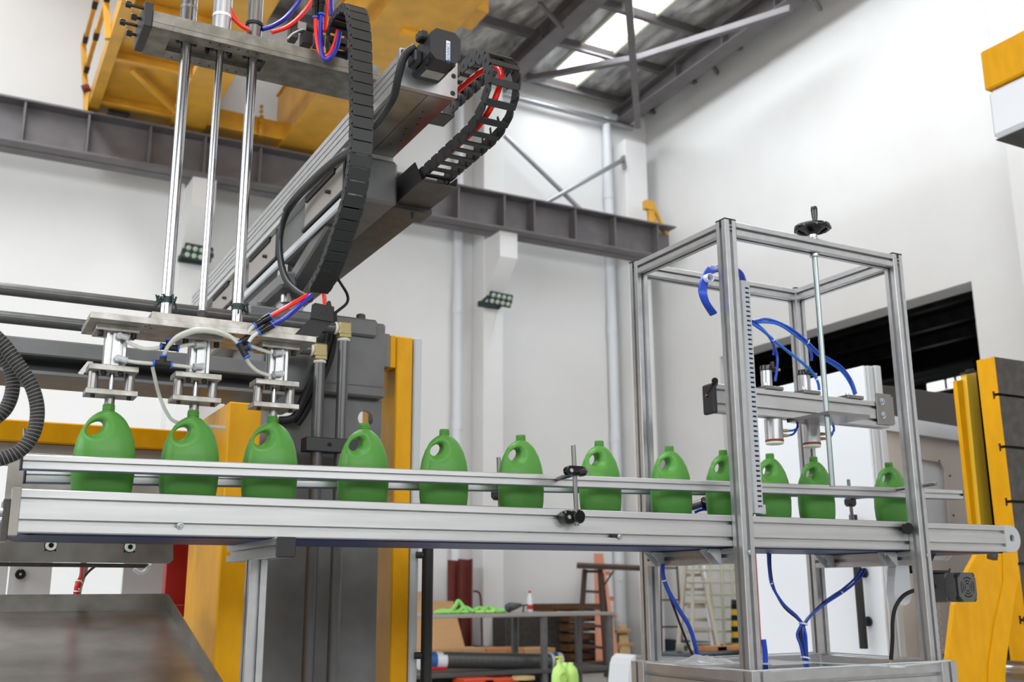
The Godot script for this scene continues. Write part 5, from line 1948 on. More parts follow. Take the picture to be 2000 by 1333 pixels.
func clear(label, pts: Array):
	var t = thing("clear_tube", label, "air hose", "clear air tubes of the grippers")
	var st = mb()
	var c := curve(pts)
	tube(st, c, 0.0042, 12)
	obj("tube_wall", st, M.clear, t)
	st = mb()
	tube(st, c, 0.0026, 10)
	obj("bore_lining", st, M.film, t)


func tee(c: Vector3, d: Vector3, up: Vector3, label):
	var t = thing("tee_connector", label, "connector")
	d = d.normalized()
	up = up.normalized()
	var st = mb()
	cyl(st, c - d * 0.016, c + d * 0.016, 0.0072, 16, -1.0, 0.001)
	cyl(st, c, c + up * 0.015, 0.0072, 16, -1.0, 0.001)
	obj("connector_body", st, M.matt_black, t)
	for q in [[c - d * 0.016, -d], [c + d * 0.016, d], [c + up * 0.015, up]]:
		st = mb()
		ring(st, q[0], q[0] + q[1] * 0.0035, 0.0082, 0.0042, 18)
		obj("release_ring", st, M.fit_blue, t)


func reducer(a: Vector3, b: Vector3, label):
	var t = thing("reducer", label, "coupling")
	var d := (b - a)
	var st = mb()
	cyl(st, a + d * 0.06, a + d * 0.5, 0.0068, 16, -1.0, 0.001)
	cyl(st, a + d * 0.46, a + d * 0.95, 0.0086, 16, -1.0, 0.001)
	obj("coupling_body", st, M.gloss_black, t)
	st = mb()
	cyl(st, a, a + d * 0.08, 0.0075, 16)
	obj("release_ring", st, M.fit_blue, t)
	st = mb()
	cyl(st, a + d * 0.93, b, 0.0092, 16)
	obj("release_ring", st, M.fit_blue, t)



# ---------------------------------------------------------------- blow moulding machine on the left
func left_machine():
	var st
	# horizontal bars and channel beam behind the grippers
	var t = thing("channel_beam", "dark grey channel beam under the two round bars behind the grippers", "beam")
	st = mb()
	span(st, Vector3(-1.2, 1.6338, -3.0), Vector3(0.8, 1.6776, -2.8), 0.004)
	obj("top_chord", st, M.machgrey, t)
	st = mb()
	span(st, Vector3(-1.2, 1.5876, -3.0), Vector3(0.8, 1.6338, -2.87))
	obj("web", st, M.motor, t)
	st = mb()
	span(st, Vector3(-1.2, 1.585, -3.0), Vector3(0.8, 1.5955, -2.8), 0.002)
	obj("bottom_chord", st, M.machgrey, t)
	st = mb()
	beam(st, Vector3(0.2661, 1.596, -2.82), Vector3(0.2933, 1.64, -2.82), 0.02, 0.012)
	obj("gusset", st, M.satin, t)
	# grey steel column with welded head block
	t = thing("machine_column", "broad grey painted steel column with a round hole, behind the third and fourth bottles", "column")
	var cx0 := 0.81121
	var cx1 := 1.1364
	var yw := 1.6239
	var yt := 1.8595
	st = mb()
	extr(st, holed(rect(Vector2(cx0, 0.0), Vector2(cx1, yw)), [disc(Vector2(1.0941, 1.5635), 0.0245, 28), disc(Vector2(0.84956, 1.5652), 0.032, 28)]), 0.02, Transform3D(Basis(), Vector3(0, 0, -2.95 - 0.02)))
	obj("face_plate", st, M.machgrey, t)
	st = mb()
	span(st, Vector3(cx1 - 0.012, 0.0, -2.95 - 0.06), Vector3(cx1 + 0.012, yw, -2.95 - 0.004), 0.003)
	obj("side_plate", st, M.machgrey, t)
	st = mb()
	span(st, Vector3(cx0, 0.0, -2.95 - 0.36), Vector3(cx0 + 0.016, yw, -2.95 - 0.02), 0.003)
	obj("side_plate", st, M.machgrey, t)
	st = mb()
	span(st, Vector3(cx0 - 0.05, yw, -2.95 - 0.34), Vector3(cx1 + 0.005, yt, -2.95 + 0.03), 0.006)
	obj("head_block", st, M.machgrey, t)
	st = mb()
	span(st, Vector3(cx0 + 0.1, yw + 0.0, -2.95 + 0.002), Vector3(cx1 + 0.006, yw + 0.036, -2.95 + 0.036), 0.006)
	obj("weld_strip", st, M.machgrey, t)
	st = mb()
	span(st, Vector3(1.129, 1.729, -2.95), Vector3(1.169, 1.837, -2.95) - Vector3(0, 0, 0.06), 0.003)
	obj("side_lug", st, M.machgrey, t)
	st = mb()
	span(st, Vector3(0.71213, yt - 0.05, -3.4), Vector3(1.1087, 1.8649, -2.905), 0.006)
	obj("top_slab", st, M.machgrey, t)
	for q in [Vector3(0.7627, 1.891, -2.96), Vector3(1.073, 1.884, -2.96)]:
		st = mb()
		cyl(st, Vector3(q.x, 1.8649, q.z), Vector3(q.x, 1.8649 + 0.026, q.z), 0.0145, 20, -1.0, 0.003)
		obj("slab_bolt", st, M.castdark, t)
	# oil pipes with elbows
	pipes(-2.84)
	hose("bundle of black cables drooping behind the nearer grey pipe", [Vector3(0.9533, 1.885, -2.9), Vector3(0.9521, 1.79, -2.9), Vector3(0.9243, 1.693, -2.9), Vector3(0.8861, 1.606, -2.9), Vector3(0.8614, 1.545, -2.91), Vector3(0.8196, 1.533, -2.92)], 0.012, M.ink, [], "power_cable")
	hose("second black cable drooping beside the bundle behind the pipes", [Vector3(0.9667, 1.872, -2.905), Vector3(0.9676, 1.761, -2.905), Vector3(0.9396, 1.665, -2.905), Vector3(0.8985, 1.57, -2.91), Vector3(0.8729, 1.525, -2.92)], 0.010, M.ink, [], "power_cable")
	# yellow frame posts
	t = thing("machine_post", "narrow yellow machine post with a pale aluminium door edge, right of the grey column", "post")
	st = mb()
	span(st, Vector3(1.2187, 0, -3.02 - 0.3), Vector3(1.2758, 1.852, -3.02), 0.004)
	obj("post", st, M.yellow, t)
	st = mb()
	span(st, Vector3(1.197, 1.746, -3.019) - Vector3(0, 0, 0.08), Vector3(1.216, 1.852, -3.019), 0.002)
	obj("post_ear", st, M.yellow, t)
	st = mb()
	span(st, Vector3(1.2784, 0, -3.02 - 0.04), Vector3(1.3056, 1.8533, -3.02 + 0.004), 0.004)
	obj("door_edge", st, M.lightgrey, t)
	st = mb()
	var hx := 1.3241
	cyl(st, Vector3(hx, 0.62, -2.99), Vector3(hx, 1.1963, -2.99), 0.0175, 18)
	for y in [1.1603, 0.86367]:
		cyl(st, Vector3(hx - 0.035, y, -3.0), Vector3(hx, y, -2.99), 0.0105, 14)
	obj("tubular_handle", st, M.matt_black, t)
	t = thing("machine_post", "wide yellow machine post standing behind the conveyor's tail leg", "post")
	st = mb()
	span(st, Vector3(0.62823, 0, -3.12), Vector3(0.71518, 1.5415, -2.72), 0.004)
	obj("post", st, M.yellow, t)
	# yellow cross beam and the panels behind it
	t = thing("cross_beam", "horizontal yellow machine beam behind the first two bottles", "beam")
	st = mb()
	span(st, Vector3(-1.6, 1.4797, -3.3 - 0.1), Vector3(0.74777, 1.5427, -3.3), 0.004)
	obj("beam", st, M.yellow, t)
	st = mb()
	span(st, Vector3(-1.6, 1.414, -3.3 - 0.06), Vector3(0.74777, 1.4781, -3.3 - 0.02))
	obj("cover_sheet", st, M.dusty, t)
	st = mb()
	cyl(st, Vector3(0.1829, 1.424, -3.26), Vector3(0.1745, 1.512, -3.26), 0.005, 10)
	obj("pin", st, M.screw, t)
	t = thing("enclosure_panel", "pale grey machine enclosure panels seen low behind the stainless chute", "panel")
	st = mb()
	span(st, Vector3(-1.6, 0.4, -3.6 - 0.02), Vector3(0.18993, 1.3, -3.6))
	obj("door_panel", st, M.lightgrey, t)
	st = mb()
	span(st, Vector3(0.19562, 0.4, -3.6 - 0.02), Vector3(0.31421, 1.3, -3.6))
	obj("door_panel", st, M.lightgrey, t)
	st = mb()
	span(st, Vector3(0.52649, 0.4, -3.6 - 0.02), Vector3(0.66992, 1.3, -3.6))
	obj("door_panel", st, M.lightgrey, t)
	st = mb()
	cyl(st, Vector3(0.2258, 1.11, -3.6), Vector3(0.224, 1.109, -3.57), 0.0155, 22, -1.0, 0.002)
	obj("door_knob", st, M.gloss_black, t)
	st = mb()
	cyl(st, Vector3(0.224, 1.109, -3.57), Vector3(0.2238, 1.109, -3.568), 0.004, 10)
	obj("knob_screw", st, M.screw, t)
	# brown-grey inner plate behind the conveyor tail
	t = thing("backing_plate", "stained brown-grey steel plate behind the conveyor's tail end", "panel")
	st = mb()
	span(st, Vector3(0, 0, 0) + Vector3(0.13258, 1.205, -3.0), Vector3(0.6458, 1.412, -3.02), 0.002)
	obj("sheet", st, M.stainless, t)
	# red door
	t = thing("red_screen", "dark red machine panel between the stainless chute and the wide yellow post", "panel")
	st = mb()
	span(st, Vector3(0.5952, 0.9823, -3.25), Vector3(0.7635, 1.408, -3.3), 0.002)
	obj("sheet", st, M.red, t)
	st = mb()
	span(st, Vector3(0.5963, 0.981, -3.24), Vector3(0.7867, 1.018, -3.3), 0.004)
	obj("fold", st, M.red, t)
	# deflector strip with two nozzles
	t = thing("nozzle_strip", "brushed stainless strip with two cream nozzles under the conveyor tail", "nozzle strip")
	st = mb()
	extr(st, [Vector2(-0.08596, 1.183), Vector2(0.4985, 1.173), Vector2(0.5016, 1.129), Vector2(0.4926, 1.12), Vector2(-0.07884, 1.122)], 0.003, Transform3D(Basis(), Vector3(0, 0, -2.66)))
	obj("sheet", st, M.stainless, t)
	st = mb()
	extr(st, [Vector2(-0.07943, 1.122), Vector2(0.4483, 1.119), Vector2(0.4394, 1.11), Vector2(-0.07828, 1.113)], 0.02, Transform3D(Basis(), Vector3(0, 0, -2.66 - 0.03)))
	obj("return_lip", st, M.castdark, t)
	for q in [Vector3(0.224, 1.159, -2.657), Vector3(0.3979, 1.158, -2.657)]:
		st = mb()
		ring(st, q, q + Vector3(0, 0, 0.016), 0.0118, 0.006, 20)
		var nz = obj("nozzle", st, M.putty, t)
		st = mb()
		cyl(st, q, q + Vector3(0, 0, 0.006), 0.006, 12)
		for s in [[-1, -1], [1, -1], [-1, 1], [1, 1]]:
			cyl(st, q + Vector3(s[0] * 0.011, s[1] * 0.011, 0), q + Vector3(s[0] * 0.011, s[1] * 0.011, 0.003), 0.0022, 8)
		ring(st, q, q + Vector3(0, 0, 0.002), 0.0138, 0.0115, 20)
		obj("nozzle_mount", st, M.ink, nz)
	# stainless discharge chute
	t = thing("discharge_chute", "wide stainless discharge chute sloping forward under the conveyor tail", "chute")
	var yk := 1.0046
	var xk := 0.53933
	st = mb()
	face2(st, [Vector3(-1.2, yk, -2.9), Vector3(xk, yk, -2.9), Vector3(xk - 0.03, yk - 0.16, -2.1), Vector3(-1.2, yk - 0.16, -2.1)], -0.003)
	obj("chute_floor", st, M.stainless, t)
	st = mb()
	span(st, Vector3(-1.2, yk, -2.9 - 0.003), Vector3(xk, 1.049, -2.9))
	obj("back_wall", st, M.stainless, t)
	st = mb()
	face2(st, [Vector3(xk, yk, -2.9), Vector3(xk, 1.0468, -2.9), Vector3(xk - 0.03, yk - 0.13, -2.1), Vector3(xk - 0.03, yk - 0.16, -2.1)], 0.003)
	obj("side_wall", st, M.stainless, t)
	# wiring seen in the gap above the chute
	hose("red cable sleeve hanging in the gap behind the stainless chute", [Vector3(0.3056, 1.118, -2.72), Vector3(0.3258, 1.095, -2.9), Vector3(0.3184, 1.07, -2.912), Vector3(0.3165, 1.035, -2.912)], 0.008, M.red_bright, [0.6, 0.85], "power_cable")
	hose("thin grey wires hanging beside the red cable sleeve", [Vector3(0.3159, 1.119, -2.72), Vector3(0.331, 1.091, -2.9), Vector3(0.326, 1.063, -2.91), Vector3(0.3248, 1.035, -2.91)], 0.003, M.lightgrey, [], "power_cable")
	hose("black wire curving away to the upper right of the red cable sleeve", [Vector3(0.3298, 1.091, -2.9), Vector3(0.3301, 1.105, -2.8), Vector3(0.3343, 1.117, -2.7)], 0.003, M.ink, [], "power_cable")
	hose("white hose loop under the right end of the nozzle strip", [Vector3(0.4191, 1.108, -2.7), Vector3(0.4316, 1.099, -2.7), Vector3(0.4457, 1.103, -2.7), Vector3(0.4515, 1.12, -2.685)], 0.005, M.tie)
	# dark recess behind the channel beam
	t = thing("machine_housing", "black machine housing behind the middle and third grippers", "housing")
	st = mb()
	span(st, Vector3(0.7909, 1.647, -3.35), Vector3(0.9982, 1.87, -3.5), 0.01)
	obj("shell", st, M.matt_black, t)
	st = mb()
	span(st, Vector3(0.5971, 1.636, -3.25), Vector3(0.7951, 1.703, -3.3), 0.002)
	obj("red_edge", st, M.oxide, t)
	# vacuum hoses at the left margin
	for k in 2:
		t = thing("vacuum_hose", ["black vacuum hose with a white wire spiral, outer curve at the left margin", "black vacuum hose with a white wire spiral, inner strand curving under the outer one"][k], "vacuum hose", "spiral vacuum hoses at the left margin")
		var pts := curve([[Vector3(0.02841, 1.508, -2), Vector3(0.05881, 1.482, -2), Vector3(0.08709, 1.446, -2), Vector3(0.1121, 1.41, -2), Vector3(0.1251, 1.369, -2), Vector3(0.1232, 1.328, -2), Vector3(0.105, 1.295, -2), Vector3(0.07431, 1.278, -2), Vector3(0.05083, 1.274, -2)], [Vector3(0.03019, 1.493, -2.05), Vector3(0.06051, 1.474, -2.05), Vector3(0.07856, 1.444, -2.05), Vector3(0.08391, 1.407, -2.05), Vector3(0.07552, 1.373, -2.05), Vector3(0.05324, 1.348, -2.05)]][k], 14)
		st = mb()
		tube(st, pts, 0.0122, 16)
		obj("hose_wall", st, M.ink, t)
		var p := resample(pts, 0.0006)
		var wire := []
		var u := UX
		for i in p.size():
			var d: Vector3 = (p[mini(i + 1, p.size() - 1)] - p[maxi(i - 1, 0)]).normalized()
			u = (UZ - d * UZ.dot(d)).normalized()
			var a := TAU * i / 11.0
			wire.append(p[i] + (u * cos(a) + d.cross(u) * sin(a)) * 0.0128)
		st = mb()
		tube(st, wire, 0.00042, 4)
		obj("wire_spiral", st, M.dusty, t)


func pipes(z: float):
	var t = thing("oil_pipe", "nearer vertical grey oil pipe with a brass elbow and white sealing tape, left one", "pipe", "grey oil pipes on the column")
	pipe(t, 0.90849, 1.7025, z, 0.0165, -1.3)
	t = thing("oil_pipe", "taller vertical grey oil pipe with a brass elbow and white sealing tape, right one", "pipe", "grey oil pipes on the column")
	pipe(t, 0.9789, 1.7758, z, 0.0165, -1.3)
	t = thing("pipe_clamp", "dark flat clamp bar across both grey oil pipes above the guide rail", "clamp")
	var st = mb()
	span(st, Vector3(0.8697, 1.437, -2.815), Vector3(1.05, 1.477, -2.865), 0.002)
	obj("bar", st, M.black, t)
	st = mb()
	cyl(st, Vector3(0.9392, 1.458, -2.816), Vector3(0.9382, 1.457, -2.812), 0.006, 12)
	obj("bolt", st, M.ink, t)


func pipe(t, x: float, y: float, z: float, r: float, xe: float):
	var st = mb()
	cyl(st, Vector3(x, 0.0, z), Vector3(x, y - 0.008, z), r, 24)
	obj("upright", st, M.pipegrey, t)
	st = mb()
	cyl(st, Vector3(xe, y + 0.03, z), Vector3(x - 0.026, y + 0.03, z), r * 0.98, 24)
	obj("branch", st, M.pipegrey, t)
	st = mb()
	span(st, Vector3(x - 0.022, y + 0.008, z - 0.019), Vector3(x + 0.0175, y + 0.05, z + 0.019), 0.005)
	span(st, Vector3(x - 0.018, y, z - 0.018), Vector3(x + 0.0175, y + 0.03, z + 0.018), 0.003)
	obj("elbow", st, M.brass, t)
	st = mb()
	cyl(st, Vector3(x, y - 0.008, z), Vector3(x, y + 0.002, z), 0.0185, 20, -1.0, 0.003)
	obj("tape", st, M.tape, t)
	st = mb()
	cyl(st, Vector3(x - 0.031, y + 0.03, z), Vector3(x - 0.021, y + 0.03, z), 0.0185, 20, -1.0, 0.003)
	obj("tape", st, M.tape, t)


# ---------------------------------------------------------------- machine on the right
func right_machine():
	var st
	var t = thing("mould_platen", "dark steel mould platen with T-slots and a yellow painted edge at the right margin", "platen")
	var w := 1.1
	# outline of the slab, T-slots cut across its face
	var ys := [1.8334, 1.6157, 1.393, 1.1463, 0.92978]
	var top := 1.9933
	# side profile in z-y with the slots, extruded along x in two zones
	var o := [Vector2(0, 0.0)]
	var slots := ys.duplicate()
	slots.reverse()
	for y in slots:
		o += [Vector2(0, y - 0.006), Vector2(0.016, y - 0.006), Vector2(0.016, y - 0.016), Vector2(0.027, y - 0.016), Vector2(0.027, y + 0.016), Vector2(0.016, y + 0.016), Vector2(0.016, y + 0.006), Vector2(0, y + 0.006)]
	o += [Vector2(0, top), Vector2(0.085, top), Vector2(0.085, 0.0)]
	st = mb()
	extr(st, o, w, Transform3D(Basis(Vector3(0, 0, -1), UY, UX), Vector3(3.787, 0, -2.75)))
	obj("slab", st, M.castdark, t)
	# yellow painted edge: same outline, thin
	st = mb()
	extr(st, o, 0.004, Transform3D(Basis(Vector3(0, 0, -1), UY, UX), Vector3(3.783, 0, -2.75)))
	obj("painted_edge", st, M.yellow, t)
	# bulged lower frame in front of the edge
	st = mb()
	extr(st, [Vector2(3.458, 1.181), Vector2(3.612, 1.184), Vector2(3.596, 1.076), Vector2(3.582, 1.048), Vector2(3.516, 0.9224), Vector2(3.461, 0.7842), Vector2(3.415, 0.563), Vector2(3.178, 0.5776), Vector2(3.24, 0.8096), Vector2(3.301, 0.9938), Vector2(3.4, 1.123)], 0.02, Transform3D(Basis(), Vector3(0, 0, -2.75 + 0.05)))
	obj("front_guard", st, M.yellow, t)
	st = mb()
	var g := [Vector2(3.598, 1.184), Vector2(3.582, 1.076), Vector2(3.568, 1.048), Vector2(3.503, 0.9229), Vector2(3.448, 0.7852), Vector2(3.402, 0.5649)]
	var h := [Vector2(3.674, 1.185), Vector2(3.671, 1.084), Vector2(3.641, 1.04), Vector2(3.6, 0.9417), Vector2(3.538, 0.7783), Vector2(3.485, 0.5597)]
	for k in 5:
		face2(st, [Vector3(g[k].x, g[k].y, -2.75 + 0.0705), Vector3(h[k].x, h[k].y, -2.75 + 0.075), Vector3(h[k + 1].x, h[k + 1].y, -2.75 + 0.075), Vector3(g[k + 1].x, g[k + 1].y, -2.75 + 0.0705)], -0.004)
	obj("guard_flange", st, M.yellow, t)
	for y in [ys[3], ys[4]]:
		st = mb()
		var q := 3.80 if y == ys[3] else 3.745
		span(st, Vector3(q - 0.075, y - 0.0165, -2.75 + 0.0752), Vector3(q - 0.06, y + 0.0165, -2.75 + 0.078))
		span(st, Vector3(q - 0.06, y - 0.006, -2.75 + 0.0752), Vector3(q - 0.02, y + 0.006, -2.75 + 0.078))
		obj("slot_end", st, M.ink, t)
	t = thing("tie_bar", "thick polished steel bar end in the lower right corner", "steel bar")
	st = mb()
	cyl(st, Vector3(3.521, 0.7422, -2.6) - Vector3(0, 0, 0.4), Vector3(3.521, 0.7422, -2.6) + Vector3(0.09, 0, 0), 0.045, 26, -1.0, 0.006)
	obj("bar", st, M.satin, t)
	# light curtain
	t = thing("light_curtain", "upright yellow safety light curtain with a black lens strip beside the platen", "light curtain")
	st = mb()
	extr(st, [Vector2(3.791, 1.928), Vector2(3.858, 1.941), Vector2(3.868, 0.3535), Vector2(3.791, 0.3595)], 0.02, Transform3D(Basis(), Vector3(0, 0, -2.95 - 0.02)))
	obj("mounting_post", st, M.yellow, t)
	st = mb()
	extr(st, [Vector2(3.833, 1.957), Vector2(3.898, 1.97), Vector2(3.894, 1.282), Vector2(3.819, 1.281)], 0.03, Transform3D(Basis(), Vector3(0, 0, -2.95 - 0.01)))
	obj("housing", st, M.lemon, t)
	st = mb()
	extr(st, [Vector2(3.896, 1.97), Vector2(3.914, 1.974), Vector2(3.909, 1.283), Vector2(3.892, 1.282)], 0.028, Transform3D(Basis(), Vector3(0, 0, -2.95 - 0.009)))
	obj("lens_strip", st, M.gloss_black, t)
	st = mb()
	extr(st, [Vector2(3.828, 1.957), Vector2(3.914, 1.974), Vector2(3.912, 1.983), Vector2(3.829, 1.966)], 0.03, Transform3D(Basis(), Vector3(0, 0, -2.95 - 0.01)))
	extr(st, [Vector2(3.86, 1.969), Vector2(3.895, 1.977), Vector2(3.897, 1.991), Vector2(3.862, 1.983)], 0.02, Transform3D(Basis(), Vector3(0, 0, -2.95 - 0.005)))
	obj("top_cap", st, M.ink, t)
	st = mb()
	tube(st, curve([Vector3(3.894, 1.978, -3), Vector3(3.912, 1.96, -2.99), Vector3(3.896, 1.989, -2.96)]), 0.003, 6)
	obj("cable", st, M.ink, t)
	# cream cover with its window and perforated vent
	t = thing("machine_cover", "cream sheet-metal machine cover with a small window behind the right post", "cover")
	st = mb()
	extr(st, holed([Vector2(3.738, 1.783), Vector2(4.461, 1.764), Vector2(4.405, 0.2514), Vector2(3.652, 0.3103)], [[Vector2(4.027, 1.654), Vector2(4.195, 1.643), Vector2(4.218, 1.605), Vector2(4.214, 1.206), Vector2(4.168, 1.18), Vector2(3.996, 1.187)]]), 0.012, Transform3D(Basis(), Vector3(0, 0, -3.4 - 0.012)))
	obj("sheet", st, M.cream, t)
	st = mb()
	extr(st, [Vector2(3.725, 1.849), Vector2(4.444, 1.817), Vector2(4.433, 1.75), Vector2(3.716, 1.776)], 0.03, Transform3D(Basis(), Vector3(0, 0, -3.4 - 0.005)))
	obj("top_fold", st, M.white, t)
	st = mb()
	extr(st, [Vector2(4.008, 1.669), Vector2(4.286, 1.669), Vector2(4.265, 1.159), Vector2(3.973, 1.169)], 0.004, Transform3D(Basis(), Vector3(0, 0, -3.4 - 0.018)))
	obj("window_pane", st, M.white, t)
	for q in [Vector3(4.182, 1.65, -3.4), Vector3(4.247, 1.582, -3.4), Vector3(4.243, 1.393, -3.4), Vector3(4.176, 1.14, -3.4), Vector3(4.348, 1.739, -3.4), Vector3(4.348, 1.712, -3.4)]:
		st = mb()
		cyl(st, q, q + Vector3(0, 0, 0.005), 0.0042, 10)
		obj("cover_screw", st, M.castdark, t)
	# black slots of the vent, row by row
	var rng := RandomNumberGenerator.new()
	for r in 9:
		for c in 4:
			st = mb()
			var p: Vector3 = Vector3(4.034, 0.9394, -3.399) + Vector3(0.0135 * c, -0.036 * r + 0.018 * (c % 2), 0)
			span(st, p, p + Vector3(0.0062, 0.022, 0.0015), 0.0005)
			obj("vent_slot", st, M.tie if r < 6 else M.ink, t)
	for r in 12:
		for c in 2:
			st = mb()
			var p: Vector3 = Vector3(3.927, 0.9409, -3.399) + Vector3(0.012 * c, -0.03 * r + 0.015 * (c % 2), 0)
			span(st, p, p + Vector3(0.004, 0.019, 0.0015))
			obj("vent_slot", st, M.ink, t)
	t = thing("machine_hood", "dark brown machine hood above the cream cover, seen through the gateway", "hood")
	st = mb()
	span(st, Vector3(4.286, 1.877, -3.9) * Vector3(1, 0, 1), Vector3(5.16, 2.13, -3.9) - Vector3(0, 0, 0.4), 0.004)
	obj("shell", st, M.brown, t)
	# white sliding door with a black bar handle
	t = thing("sliding_door", "tall white machine sliding door with a black tubular handle behind the frame", "door")
	st = mb()
	span(st, Vector3(3.505, 0.05, -3.97), Vector3(3.52, 2.0149, -3.2), 0.002)
	obj("leaf", st, M.white, t)
	st = mb()
	span(st, Vector3(3.521, 0.05, -3.23), Vector3(3.556, 2.0149, -3.19), 0.003)
	span(st, Vector3(3.558, 0.05, -3.23), Vector3(3.595, 2.0149 + 0.003, -3.18), 0.003)
	obj("edge_profile", st, M.lightgrey, t)
	st = mb()
	var hz := -3.2854
	cyl(st, Vector3(3.46, 0.80815, hz), Vector3(3.46, 1.365, hz), 0.0175, 18)
	for y in [0.91841, 1.12]:
		cyl(st, Vector3(3.46, y, hz), Vector3(3.50, y, hz), 0.010, 14)
		cyl(st, Vector3(3.493, y, hz), Vector3(3.504, y, hz), 0.021, 18, -1.0, 0.003)
	obj("tubular_handle", st, M.matt_black, t)
	t = thing("red_stand", "narrow upright red post behind the white door and the front left post", "post")
	st = mb()
	extr(st, [Vector2(3.601, 1.259), Vector2(3.648, 1.26), Vector2(3.616, 0.2196), Vector2(3.536, 0.2258)], 0.04, Transform3D(Basis(), Vector3(0, 0, -4.14)))
	obj("post", st, M.red_bright, t)
	# safety hood in the upper right corner
	t = thing("safety_hood", "yellow over white boxed machine hood jutting in at the upper right corner", "hood")
	st = mb()
	span(st, Vector3(3.72, 3.1198 + 0.004, -2.6), Vector3(4.5, 3.3063, -1.2), 0.006)
	obj("upper_box", st, M.yellow, t)
	st = mb()
	span(st, Vector3(3.722, 2.8961, -2.595), Vector3(4.5, 3.1198 - 0.002, -1.2), 0.02)
	obj("lower_box", st, M.white, t)
	st = mb()
	span(st, Vector3(3.735, 2.8961 - 0.004, -2.585), Vector3(4.49, 2.8961, -1.2))
	obj("base_sheet", st, M.castdark, t)



